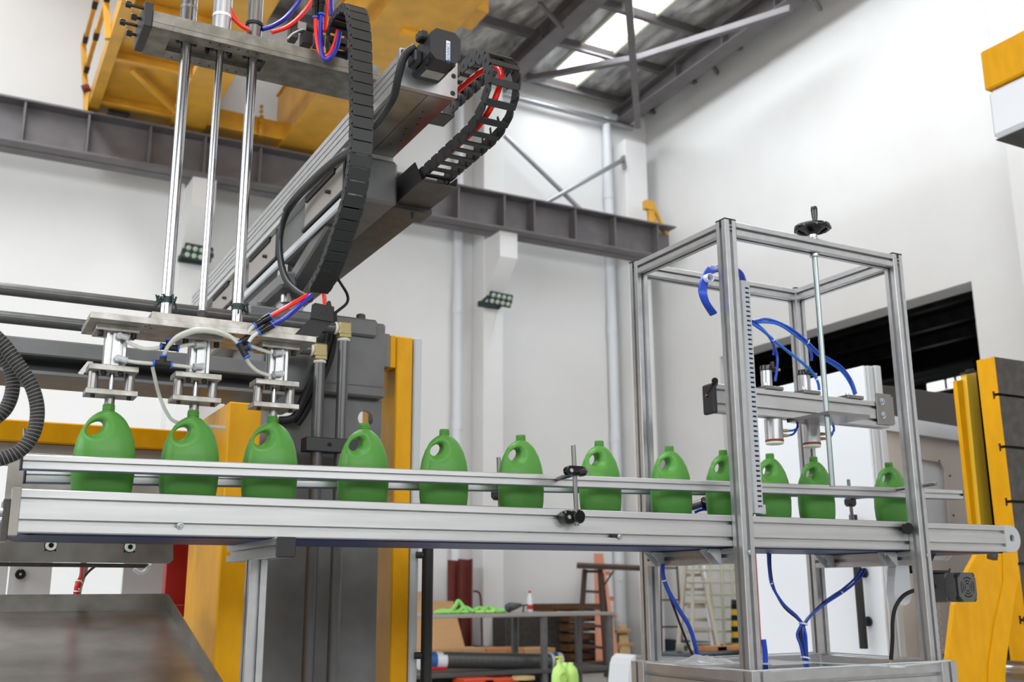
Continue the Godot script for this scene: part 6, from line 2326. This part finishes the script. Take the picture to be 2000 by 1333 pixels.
# ---------------------------------------------------------------- things along the back wall
func backdrop():
	var st
	var rng := RandomNumberGenerator.new()
	rng.seed = 77
	# work table
	var t = thing("work_table", "long dark grey steel work table with a low shelf near the back wall", "table")
	var xr := 6.7314
	var xl := 4.1261
	st = mb()
	span(st, Vector3(xl, 0.785, -10.75), Vector3(xr, 0.82, -10.0), 0.004)
	obj("top", st, M.dusty, t)
	for x in [xr - 0.06, 5.8241]:
		for z in [-10.04, -10.7]:
			st = mb()
			span(st, Vector3(x - 0.03, 0.0, z - 0.03), Vector3(x + 0.03, 0.785, z + 0.03), 0.003)
			obj("leg", st, M.machgrey, t)
	st = mb()
	span(st, Vector3(xl, 0.2, -10.75), Vector3(xr - 0.05, 0.24, -10.0), 0.003)
	obj("shelf", st, M.motor_grey, t)
	st = mb()
	span(st, Vector3(xl, 0.0, -10.73), Vector3(xr - 0.07, 0.2, -10.7))
	obj("kick_panel", st, M.motor_grey, t)
	# things lying on the table
	for k in 7:
		var px: float = [4.7442, 4.8338, 4.918, 5.0028, 5.1743, 5.2734, 5.3859][k]
		t = thing("green_scrap", ["pointed light green plastic flash at the left end of the scraps on the table", "flat light green plastic flash second from the left on the table", "light green plastic flash raised like a fin on the table", "thick light green plastic flash lump in the middle of the table", "pale yellowish green plastic flash curl on the table", "rounded light green plastic flash curl with a dark hole on the table", "flat light green plastic flash near the dark drill on the table"][k], "plastic scrap", "green plastic scraps on the table")
		st = mb()
		var h: float = [0.05, 0.04, 0.13, 0.09, 0.08, 0.09, 0.05][k]
		tube(st, curve([Vector3(px - 0.09, 0.835, -10.3), Vector3(px - 0.04, 0.82 + h * 0.6, -10.28), Vector3(px + 0.02, 0.82 + h * (1.0 if k == 2 else 0.7), -10.32), Vector3(px + 0.09, 0.84, -10.27)]), 0.022, 8, null)
		obj("flash", st, M.rag_green, t)
		st = mb()
		box(st, Vector3(px, 0.838, -10.3), Vector3(0.15, 0.03, 0.11), 0.01, Basis(UY, 0.3 * k))
		obj("flake", st, M.pale_green if k in [4, 5] else M.rag_green, t)
	t = thing("power_tool", "dark grey power tool lying on the table left of the drink bottle", "power tool")
	st = mb()
	var d0: Vector3 = Vector3(5.563, 0.8754, -10.30)
	lathe(st, Transform3D(frame_of(Vector3(1, 0.15, 0)), d0 - Vector3(0.07, 0, 0)), [Vector2(0, 0), Vector2(0.035, 0.01), Vector2(0.05, 0.06), Vector2(0.04, 0.12), Vector2(0.028, 0.16), Vector2(0.02, 0.2), Vector2(0, 0.2)], 16, true)
	cyl(st, d0 + Vector3(0.1, 0.02, 0), d0 + Vector3(0.22, 0.03, 0), 0.01, 10)
	obj("housing", st, M.motor_grey, t)
	st = mb()
	beam(st, d0 + Vector3(-0.03, 0, 0.02), d0 + Vector3(-0.08, -0.03, 0.1), 0.05, 0.04, 0.01)
	beam(st, d0 + Vector3(0.16, 0.02, 0), d0 + Vector3(0.14, -0.045, 0.02), 0.015, 0.015)
	obj("grip", st, M.motor, t)
	t = thing("drink_bottle", "clear drink bottle with a red cap and red and white label on the table", "bottle")
	var b: Vector3 = Vector3(5.801, 0.8452, -10.30)
	var up := Basis(UX, Vector3(0, 0, -1), UY)
	st = mb()
	lathe(st, Transform3D(up, Vector3(b.x, 0.82, b.z)), [Vector2(0, 0), Vector2(0.03, 0.002), Vector2(0.034, 0.02), Vector2(0.034, 0.13), Vector2(0.03, 0.16), Vector2(0.014, 0.2), Vector2(0.013, 0.215), Vector2(0, 0.215)], 18, true)
	obj("body", st, M.white, t)
	st = mb()
	lathe(st, Transform3D(up, Vector3(b.x, 0.82, b.z)), [Vector2(0.0345, 0.035), Vector2(0.0348, 0.036), Vector2(0.0348, 0.085), Vector2(0.0345, 0.086)], 18)
	obj("label", st, M.red_bright, t)
	st = mb()
	cyl(st, Vector3(b.x, 1.033, b.z), Vector3(b.x, 1.055, b.z), 0.016, 14, -1.0, 0.002)
	obj("cap", st, M.red_bright, t)
	# under the table
	t = thing("steel_roller", "long grey steel roller lying on the table shelf, ends wrapped in striped film", "roller")
	st = mb()
	cyl(st, Vector3(4.732, 0.3562, -10.30), Vector3(6.074, 0.2945, -10.30), 0.085, 24)
	obj("roll", st, M.pipegrey, t)
	for q in [[Vector3(4.488, 0.3595, -10.30), Vector3(4.768, 0.3448, -10.30)], [Vector3(6.035, 0.3012, -10.30), Vector3(6.179, 0.2962, -10.30)]]:
		st = mb()
		cyl(st, q[0], q[1], 0.092, 18)
		var wr = obj("film_wrap", st, M.white, t)
		st = mb()
		cyl(st, q[0].lerp(q[1], 0.2), q[0].lerp(q[1], 0.6), 0.0935, 18)
		obj("blue_stripe", st, M.label_blue, wr)
		st = mb()
		span(st, Vector3(q[0].x, q[0].y - 0.1, q[0].z + 0.02), Vector3(q[1].x, q[0].y - 0.06, q[0].z + 0.08), 0.01)
		obj("red_stripe", st, M.red_bright, wr)
	var planks := [[816, 905, 1268, 1288, "particle"], [905, 950, 1266, 1286, "particle"], [950, 993, 1265, 1286, "carton"], [993, 1025, 1266, 1288, "carton"], [1025, 1085, 1266, 1288, "particle"]]
	for k in 5:
		var q = planks[k]
		st = mb()
		var a: Vector3 = [Vector3(5.289, 0.239, -12.20), Vector3(5.908, 0.218, -12.20), Vector3(6.232, 0.207, -12.20), Vector3(6.548, 0.1962, -12.20), Vector3(6.788, 0.1881, -12.20)][k]
		var e: Vector3 = [Vector3(5.907, 0.3657, -12.20), Vector3(6.225, 0.3566, -12.20), Vector3(6.542, 0.3474, -12.20), Vector3(6.782, 0.3405, -12.20), Vector3(7.252, 0.327, -12.20)][k]
		span(st, Vector3(a.x, 0.05, -12.6), Vector3(e.x, e.y, -12.2), 0.006)
		solo("cardboard_carton", st, M[q[4]], ["long pale chipboard box end at the left under the table", "short pale chipboard box second from the left under the table", "brown taped cardboard box in the middle under the table", "darker brown cardboard box under the table right of the taped one", "pale chipboard box right of the brown boxes under the table"][k], "box", "boxes behind the table")
	t = thing("orange_crate", "orange crate on the floor under the table shelf, left one", "crate", "orange crates under the table")
	st = mb()
	span(st, Vector3(4.765, 0.1113, -9.8), Vector3(5.099, 0.1958, -10.10), 0.01)
	obj("crate", st, M.orange, t)
	t = thing("orange_crate", "orange crate on the floor under the table shelf, right one beside a wooden hoop", "crate", "orange crates under the table")
	st = mb()
	span(st, Vector3(4.983, 0.1013, -9.8), Vector3(5.377, 0.1845, -10.10), 0.01)
	obj("crate", st, M.orange, t)
	st = mb()
	ring(st, Vector3(5.433, 0.1662, -9.8), Vector3(5.433, 0.1964, -9.8), 0.12, 0.1, 24)
	solo("wooden_hoop", st, M.timber, "round wooden hoop lying right of the orange crates", "hoop")
	# pale green bottles on the floor in front of the table
	for k in 3:
		var p: Vector3 = [Vector3(3.593, 0.4819, -6), Vector3(3.696, 0.4706, -6.1), Vector3(3.678, 0.4783, -6)][k]
		t = thing("pale_bottle", ["pale green bottle with a yellow pump cap in front of the table", "pale green bottle half hidden between its two neighbours before the table", "pale green bottle without a cap, right one before the table"][k], "bottle", "pale green bottles before the table")
		st = mb()
		var ty: float = [0.59208, 0.58291, 0.58904][k]
		lathe(st, Transform3D(up, Vector3(p.x, ty - 0.24, p.z)), [Vector2(0, 0), Vector2(0.045, 0.002), Vector2(0.054, 0.02), Vector2(0.052, 0.17), Vector2(0.04, 0.215), Vector2(0.018, 0.236), Vector2(0.017, 0.25), Vector2(0, 0.25)], 20, true)
		obj("body", st, M.pale_green, t)
		if k == 0:
			st = mb()
			cyl(st, Vector3(p.x, ty + 0.005, p.z), Vector3(p.x, ty + 0.025, p.z), 0.018, 14)
			cyl(st, Vector3(p.x, ty + 0.025, p.z), Vector3(p.x, ty + 0.04, p.z), 0.007, 10)
			span(st, Vector3(p.x - 0.025, ty + 0.038, p.z - 0.012), Vector3(p.x + 0.02, ty + 0.048, p.z + 0.012), 0.003)
			obj("pump_cap", st, M.lime, t)
			st = mb()
			ring(st, Vector3(p.x, ty - 0.075, p.z + 0.045), Vector3(p.x, ty - 0.075, p.z + 0.054), 0.03, 0.02, 20)
			obj("handle_rim", st, M.pale_green, t)
	st = mb()
	box(st, Vector3(3.649, 0.3908, -6.05) - Vector3(0, 0.06, 0), Vector3(0.5, 0.1, 0.35), 0.01)
	var stool = thing("low_stand", "dark low stand under the pale green bottles at the lower picture edge", "stand")
	obj("top", st, M.motor_grey, stool)
	st = mb()
	box(st, Vector3(3.6487, 0.14042, -6.05), Vector3(0.3, 0.28083, 0.25), 0.01)
	obj("pedestal", st, M.motor_grey, stool)
	# chipboard sheets leaning on the wall
	for k in 2:
		st = mb()
		var q: Array = [[Vector3(4.784, 0.09672, -12.90), Vector3(6.198, 0.06053, -12.60), Vector3(6.319, 0.9022, -13.40), Vector3(4.943, 0.9153, -13.40)], [Vector3(4.655, 0.07778, -13.30), Vector3(6.022, 0.02548, -13.30), Vector3(6.001, 1.042, -13.70), Vector3(4.759, 1.048, -13.70)]][k]
		face2(st, q, 0.03)
		solo("chipboard_sheet", st, M.particle, ["large sheet of chipboard leaning on the wall left of the red steel frames", "taller chipboard sheet behind the first, beside the black door handle"][k], "board")
	# rust-red steel frames
	for k in 2:
		var q: Array = [[Vector3(6.339, 0.08538, -13.20), Vector3(6.425, 1.479, -13.40)], [Vector3(6.444, 0.08717, -13.10), Vector3(6.543, 1.491, -13.30)]][k]
		t = thing("steel_channel", ["rust-red steel channel leaning on the wall, left of a pair", "rust-red steel channel leaning on the wall, right of a pair"][k], "steel section", "rust-red steel channels on the wall")
		st = mb()
		beam(st, Vector3(q[0].x, 0.0, q[0].z), q[1], 0.10, 0.02)
		obj("flange", st, M.oxide, t)
		st = mb()
		beam(st, Vector3(q[0].x - 0.04, 0.0, q[0].z - 0.1), q[1] - Vector3(0.04, 0, 0.1), 0.02, 0.2)
		obj("web", st, M.oxide, t)
	t = thing("bent_pipe", "thin rust-red bent pipe right of the steel channels", "pipe")
	st = mb()
	tube(st, curve([Vector3(6.643, 1.052, -13.40), Vector3(6.699, 1.052, -13.40), Vector3(6.747, 0.9959, -13.40), Vector3(6.764, 0.7797, -13.40), Vector3(6.781, 0.2285, -13.40), Vector3(6.7809, 0.0, -13.4)]), 0.014, 8)
	obj("pipe", st, M.oxide, t)
	# grey mesh crates against the wall
	t = thing("wire_crate", "dark grey sheet-metal bin against the wall behind the table", "bin")
	st = mb()
	span(st, Vector3(7.046, 0.0, -13.8), Vector3(8.0874, 0.74375, -13.2), 0.01)
	obj("bin", st, M.castdark, t)
	st = mb()
	span(st, Vector3(7.2135, 0.05, -13.2), Vector3(7.2379, 0.74375, -13.18))
	obj("rib", st, M.galv, t)
	# stack of pallets, each a thing with its boards
	for k in 7:
		var top: float = [0.27, 0.44, 0.60, 0.76, 0.93, 1.09, 1.24][k]
		var ys: Array = [0.062173, 0.1935, 0.32542, 0.45793, 0.59805, 0.73179, 0.87321]
		pallet(7.912 - (0.29 if k == 6 else 0.0), 8.4773, ys[k], -12.9, ["lowest", "second lowest", "third from the floor", "middle", "third from the top", "second from the top", "topmost, overhanging"][k])
	# stepladder with plank
	t = thing("trestle_ladder", "rusty steel trestle ladder in front of the pallet stack", "ladder")
	var feet := [Vector3(7.212, 0.06916, -11.60), Vector3(7.516, 0.02044, -11.40), Vector3(8.13, 0.07644, -12.20)]
	var heads := [Vector3(7.414, 1.324, -11.70), Vector3(7.587, 1.322, -11.60), Vector3(7.798, 1.283, -11.90)]
	for k in 3:
		st = mb()
		beam(st, Vector3(feet[k].x, 0.0, feet[k].z), heads[k], 0.05, 0.05)
		obj("stile", st, M.rust, t)
	for f in [0.25, 0.45, 0.62, 0.78, 0.98]:
		st = mb()
		beam(st, feet[0].lerp(heads[0], f), feet[1].lerp(heads[1], f), 0.035, 0.035)
		obj("rung", st, M.rust, t)
	t = thing("scaffold_plank", "dark scaffold plank lying across the trestle ladder's top", "plank")
	st = mb()
	face2(st, [Vector3(7.164, 1.331, -11.50), Vector3(8.165, 1.303, -11.50), Vector3(8.379, 1.337, -11.80), Vector3(7.352, 1.365, -11.80)], 0.05)
	obj("board", st, M.rust, t)
	st = mb()
	cyl(st, Vector3(7.611, 1.082, -11.60), Vector3(7.794, 1.304, -11.60), 0.012, 8)
	obj("stay", st, M.rust, t)
	# tall pinkish mould crate leaning
	t = thing("long_crate", "tall narrow pinkish wooden crate leaning on the wall behind the trestle ladder", "crate")
	st = mb()
	face2(st, [Vector3(8.012, -0.01018, -12.40), Vector3(8.269, -0.008026, -12.20), Vector3(8.965, 1.523, -13.60), Vector3(8.797, 1.521, -13.60)], 0.12)
	obj("face_board", st, M.terracotta, t)
	for f in [0.2, 0.46, 0.62, 0.86]:
		st = mb()
		var a: Vector3 = Vector3(8.012, -0.01018, -12.40)
		var b2: Vector3 = Vector3(8.269, -0.008026, -12.20)
		var c2: Vector3 = Vector3(8.965, 1.523, -13.60)
		var d2: Vector3 = Vector3(8.797, 1.521, -13.60)
		beam(st, a.lerp(d2, f) + Vector3(-0.02, 0, 0.08), b2.lerp(c2, f) + Vector3(0.02, 0, 0.08), 0.05, 0.06)
		obj("batten", st, M.terracotta, t)
	t = thing("wooden_stand", "small stepped pale wooden stand right of the table leg", "stand")
	st = mb()
	face2(st, [Vector3(8.493, 0.09581, -12.60), Vector3(8.683, 0.08927, -12.60), Vector3(9.022, 0.4813, -13.20), Vector3(8.904, 0.4838, -13.20)], 0.1)
	obj("board", st, M.timber, t)
	for q in [Vector3(8.831, 0.4838, -13.00), Vector3(8.724, 0.3015, -12.80), Vector3(8.538, 0.12, -12.50)]:
		st = mb()
		box(st, q, Vector3(0.26, 0.05, 0.2), 0.006)
		obj("step", st, M.timber, t)
	t = thing("floor_beam", "long brown timber baulk on the floor beneath the crates and ladder", "timber")
	st = mb()
	span(st, Vector3(7.364, 0.02698, -12.20) * Vector3(1, 0, 1), Vector3(8.4386, 0.14, -12.0), 0.01)
	obj("baulk", st, M.rust, t)
	# white casting left of the frame
	t = thing("white_casting", "white rounded machine casting with a grey bored face left of the cabinet", "casting")
	st = mb()
	extr(st, [Vector2(5.15, 0.2628), Vector2(5.178, 0.445), Vector2(5.2, 0.4935), Vector2(5.243, 0.5251), Vector2(5.222, 0.2595)], 0.3, Transform3D(Basis(), Vector3(0, 0, -7.5 - 0.3)))
	obj("shell", st, M.white, t)
	st = mb()
	extr(st, [Vector2(5.237, 0.5087), Vector2(5.348, 0.5134), Vector2(5.337, 0.2543), Vector2(5.222, 0.2595)], 0.25, Transform3D(Basis(), Vector3(0, 0, -7.5 - 0.28)))
	obj("bored_face", st, M.dusty, t)
	st = mb()
	cyl(st, Vector3(5.293, 0.4599, -7.53), Vector3(5.286, 0.4606, -7.52), 0.018, 14)
	obj("bore", st, M.ink, t)
	st = mb()
	box(st, Vector3(5.389, 0.2581, -7.7) * Vector3(1, 0, 1) + Vector3(0, 0.16, 0), Vector3(0.18, 0.32, 0.3), 0.01)
	obj("pedestal", st, M.dusty, t)
	# machinery parts on the floor behind the frame
	t = thing("round_die", "round grey steel die with a bright rim behind the cabinet", "die")
	st = mb()
	var rd: Vector3 = Vector3(5.624, 0.4869, -7.6)
	cyl(st, rd - Vector3(0, 0.06, 0), rd, 0.17, 28, -1.0, 0.004)
	obj("disc", st, M.satin, t)
	st = mb()
	cyl(st, Vector3(rd.x, 0, rd.z), rd - Vector3(0, 0.06, 0), 0.13, 20)
	obj("hub", st, M.castdark, t)
	t = thing("parts_bench", "low dark bench of machine parts behind the cabinet", "bench")
	st = mb()
	var pb: Vector3 = Vector3(6.677, 0.4649, -8.2)
	span(st, Vector3(6.1997, pb.y - 0.08, -8.7), Vector3(7.1211, pb.y, -8.2), 0.006)
	obj("top", st, M.skirt, t)
	st = mb()
	span(st, Vector3(6.2475, 0, -8.65), Vector3(7.0887, pb.y - 0.08, -8.25), 0.006)
	obj("body", st, M.motor_grey, t)
	t = thing("pulley", "small grey belt pulley standing on the parts bench", "pulley")
	st = mb()
	var pu: Vector3 = Vector3(6.428, 0.5062, -8.4)
	ring(st, pu + Vector3(0, 0.0, -0.05), pu + Vector3(0, 0.0, 0.05), 0.05, 0.03, 20)
	obj("rim", st, M.dusty, t)
	st = mb()
	span(st, pu + Vector3(-0.09, -0.055, -0.06), pu + Vector3(0.09, -0.04, 0.06), 0.002)
	obj("base", st, M.castdark, t)
	for k in 2:
		t = thing("brown_carton", ["brown cardboard carton on the parts bench, left one", "brown cardboard carton on the parts bench, right one beside the mesh"][k], "carton", "cartons on the parts bench")
		st = mb()
		var a: Vector3 = [Vector3(6.752, 0.451, -8.45), Vector3(6.893, 0.4467, -8.45)][k]
		var e: Vector3 = [Vector3(7.014, 0.5105, -8.6), Vector3(7.179, 0.5059, -8.6)][k]
		span(st, Vector3(a.x, pb.y, -8.6), Vector3(e.x, e.y, -8.45), 0.003)
		obj("carton", st, M.carton, t)
	hose("thick black rubber hose lying over the parts bench", [Vector3(6.568, 0.4357, -8.1), Vector3(6.718, 0.4495, -8.1), Vector3(6.896, 0.4722, -8.1), Vector3(7.103, 0.4946, -8.1)], 0.025, M.ink, [], "power_cable")
	# ladders leaning by the gateway, seen under the conveyor
	ladder("dark brown steel ladder leaning by the wall under the conveyor, left one", [Vector3(8.448, 0.104, -11.50), Vector3(8.644, 0.1081, -11.30), Vector3(9.365, 1.403, -12.30), Vector3(9.148, 1.404, -12.40)], 0.03, M.rust, [0.36, 0.63, 0.97])
	ladder("grey bamboo ladder leaning in the middle of the ladder group", [Vector3(8.31, 0.1368, -11.00), Vector3(8.743, 0.1323, -10.80), Vector3(9.599, 1.541, -12.00), Vector3(9.384, 1.542, -12.10)], 0.05, M.bamboo, [0.12, 0.38, 0.52, 0.66, 0.8, 0.92])
	ladder("second grey ladder with a broad stile, right of the bamboo one", [Vector3(8.241, 0.1616, -10.60), Vector3(8.62, 0.1535, -10.50), Vector3(9.376, 1.532, -11.80), Vector3(9.346, 1.535, -11.90)], 0.045, M.bamboo, [0.3, 0.55])
	st = mb()
	tube(st, [Vector3(8.687, 0.14, -10.70), Vector3(9.01, 0.8124, -11.20), Vector3(9.377, 1.529, -11.70)], 0.03, 8)
	solo("white_pole", st, M.white, "white plastic-wrapped pole leaning at the right of the ladders", "pole")
	t = thing("mesh_panel", "pale green welded mesh panel standing at the right of the ladders", "mesh panel")
	for k in 3:
		st = mb()
		cyl(st, [Vector3(9.25, 0.1459, -11.40), Vector3(9.416, 0.1403, -11.40), Vector3(9.591, 0.1343, -11.40)][k], [Vector3(9.242, 1.518, -11.40), Vector3(9.438, 1.52, -11.40), Vector3(9.618, 1.522, -11.40)][k], 0.02, 8)
		obj("upright", st, M.mesh_green, t)
	for k in 8:
		st = mb()
		cyl(st, [Vector3(8.847, 1.318, -11.40), Vector3(8.838, 1.157, -11.40), Vector3(8.829, 0.9975, -11.40), Vector3(8.82, 0.8388, -11.40), Vector3(8.811, 0.681, -11.40), Vector3(8.803, 0.5242, -11.40), Vector3(8.794, 0.3683, -11.40), Vector3(8.785, 0.2133, -11.40)][k], [Vector3(9.713, 1.322, -11.40), Vector3(9.701, 1.157, -11.40), Vector3(9.689, 0.9924, -11.40), Vector3(9.677, 0.8292, -11.40), Vector3(9.665, 0.6669, -11.40), Vector3(9.654, 0.5056, -11.40), Vector3(9.642, 0.3453, -11.40), Vector3(9.631, 0.186, -11.40)][k], 0.016, 8)
		obj("wire", st, M.mesh_green, t)
	t = thing("striped_bar", "yellow and black striped upright bar at the right end of the mesh panel", "bar")
	for k in 10:
		st = mb()
		span(st, [Vector3(9.397, 0.1513, -11.20), Vector3(9.402, 0.2226, -11.20), Vector3(9.407, 0.2941, -11.20), Vector3(9.412, 0.3659, -11.20), Vector3(9.417, 0.4378, -11.20), Vector3(9.423, 0.5099, -11.20), Vector3(9.428, 0.5823, -11.20), Vector3(9.433, 0.6548, -11.20), Vector3(9.438, 0.7276, -11.20), Vector3(9.443, 0.8005, -11.20)][k], [Vector3(9.505, 0.217, -11.25), Vector3(9.511, 0.289, -11.25), Vector3(9.516, 0.3612, -11.25), Vector3(9.521, 0.4336, -11.25), Vector3(9.526, 0.5062, -11.25), Vector3(9.532, 0.579, -11.25), Vector3(9.537, 0.652, -11.25), Vector3(9.542, 0.7252, -11.25), Vector3(9.547, 0.7986, -11.25), Vector3(9.553, 0.8723, -11.25)][k])
		obj("stripe", st, M.lemon if k % 2 == 0 else M.ink, t)
	st = mb()
	span(st, Vector3(9.449, 0.8737, -11.20), Vector3(9.557, 0.9259, -11.25))
	obj("head", st, M.teal, t)
	# crumpled plastic bag on the table panel
	t = thing("plastic_bag", "crumpled clear plastic bag lying on the cabinet's table panel", "plastic bag")
	st = mb()
	var base: Vector3 = Vector3(1.827, 0.8575, -2.247)
	var nx := 16
	var grid := []
	for j in 9:
		var row := []
		for i in nx + 1:
			var u := float(i) / nx
			var v := float(j) / 8
			var hh := sin(u * PI) * sin(v * PI)
			row.append(Vector3(1.773 + u * 0.17, 0.8575 + hh * (0.012 + 0.016 * rng.randf()) + 0.0004, -2.40 + v * 0.13))
		grid.append(row)
	for j in 8:
		for i in nx:
			st.add_vertex(grid[j][i])
			st.add_vertex(grid[j + 1][i])
			st.add_vertex(grid[j + 1][i + 1])
			st.add_vertex(grid[j][i])
			st.add_vertex(grid[j + 1][i + 1])
			st.add_vertex(grid[j][i + 1])
	obj("film", st, M.film, t)


func ladder(label, q: Array, w: float, m, rungs: Array):
	var t = thing("ladder", label, "ladder", "ladders leaning by the gateway")
	for s in [[q[0], q[3]], [q[1], q[2]]]:
		var st = mb()
		var f: Vector3 = s[0]
		beam(st, f + (f - s[1]).normalized() * 0.1, s[1], w, w * 1.4)
		obj("stile", st, m, t)
	for r in rungs:
		var st = mb()
		beam(st, q[0].lerp(q[3], r), q[1].lerp(q[2], r), w * 0.8, w * 0.8)
		obj("rung", st, m, t)


func pallet(x0: float, x1: float, y: float, z: float, which):
	var t = thing("pallet", "weathered brown wooden pallet, %s in the stack by the trestle ladder" % which, "pallet", "stack of wooden pallets")
	for k in 4:
		var st = mb()
		span(st, Vector3(x0, y - 0.022, z - 0.19 * k - 0.15), Vector3(x1, y, z - 0.19 * k), 0.004)
		obj("plank", st, M.pallet, t)
	for k in 3:
		var st = mb()
		var x := lerpf(x0, x1 - 0.1, k / 2.0)
		span(st, Vector3(x, y - 0.105, z - 0.7), Vector3(x + 0.1, y - 0.0225, z - 0.01), 0.006)
		obj("bearer", st, M.pallet, t)
	var st = mb()
	span(st, Vector3(x0, y - 0.075, z - 0.008), Vector3(x1, y - 0.0225, z + 0.015), 0.003)
	obj("edge_plank", st, M.pallet, t)
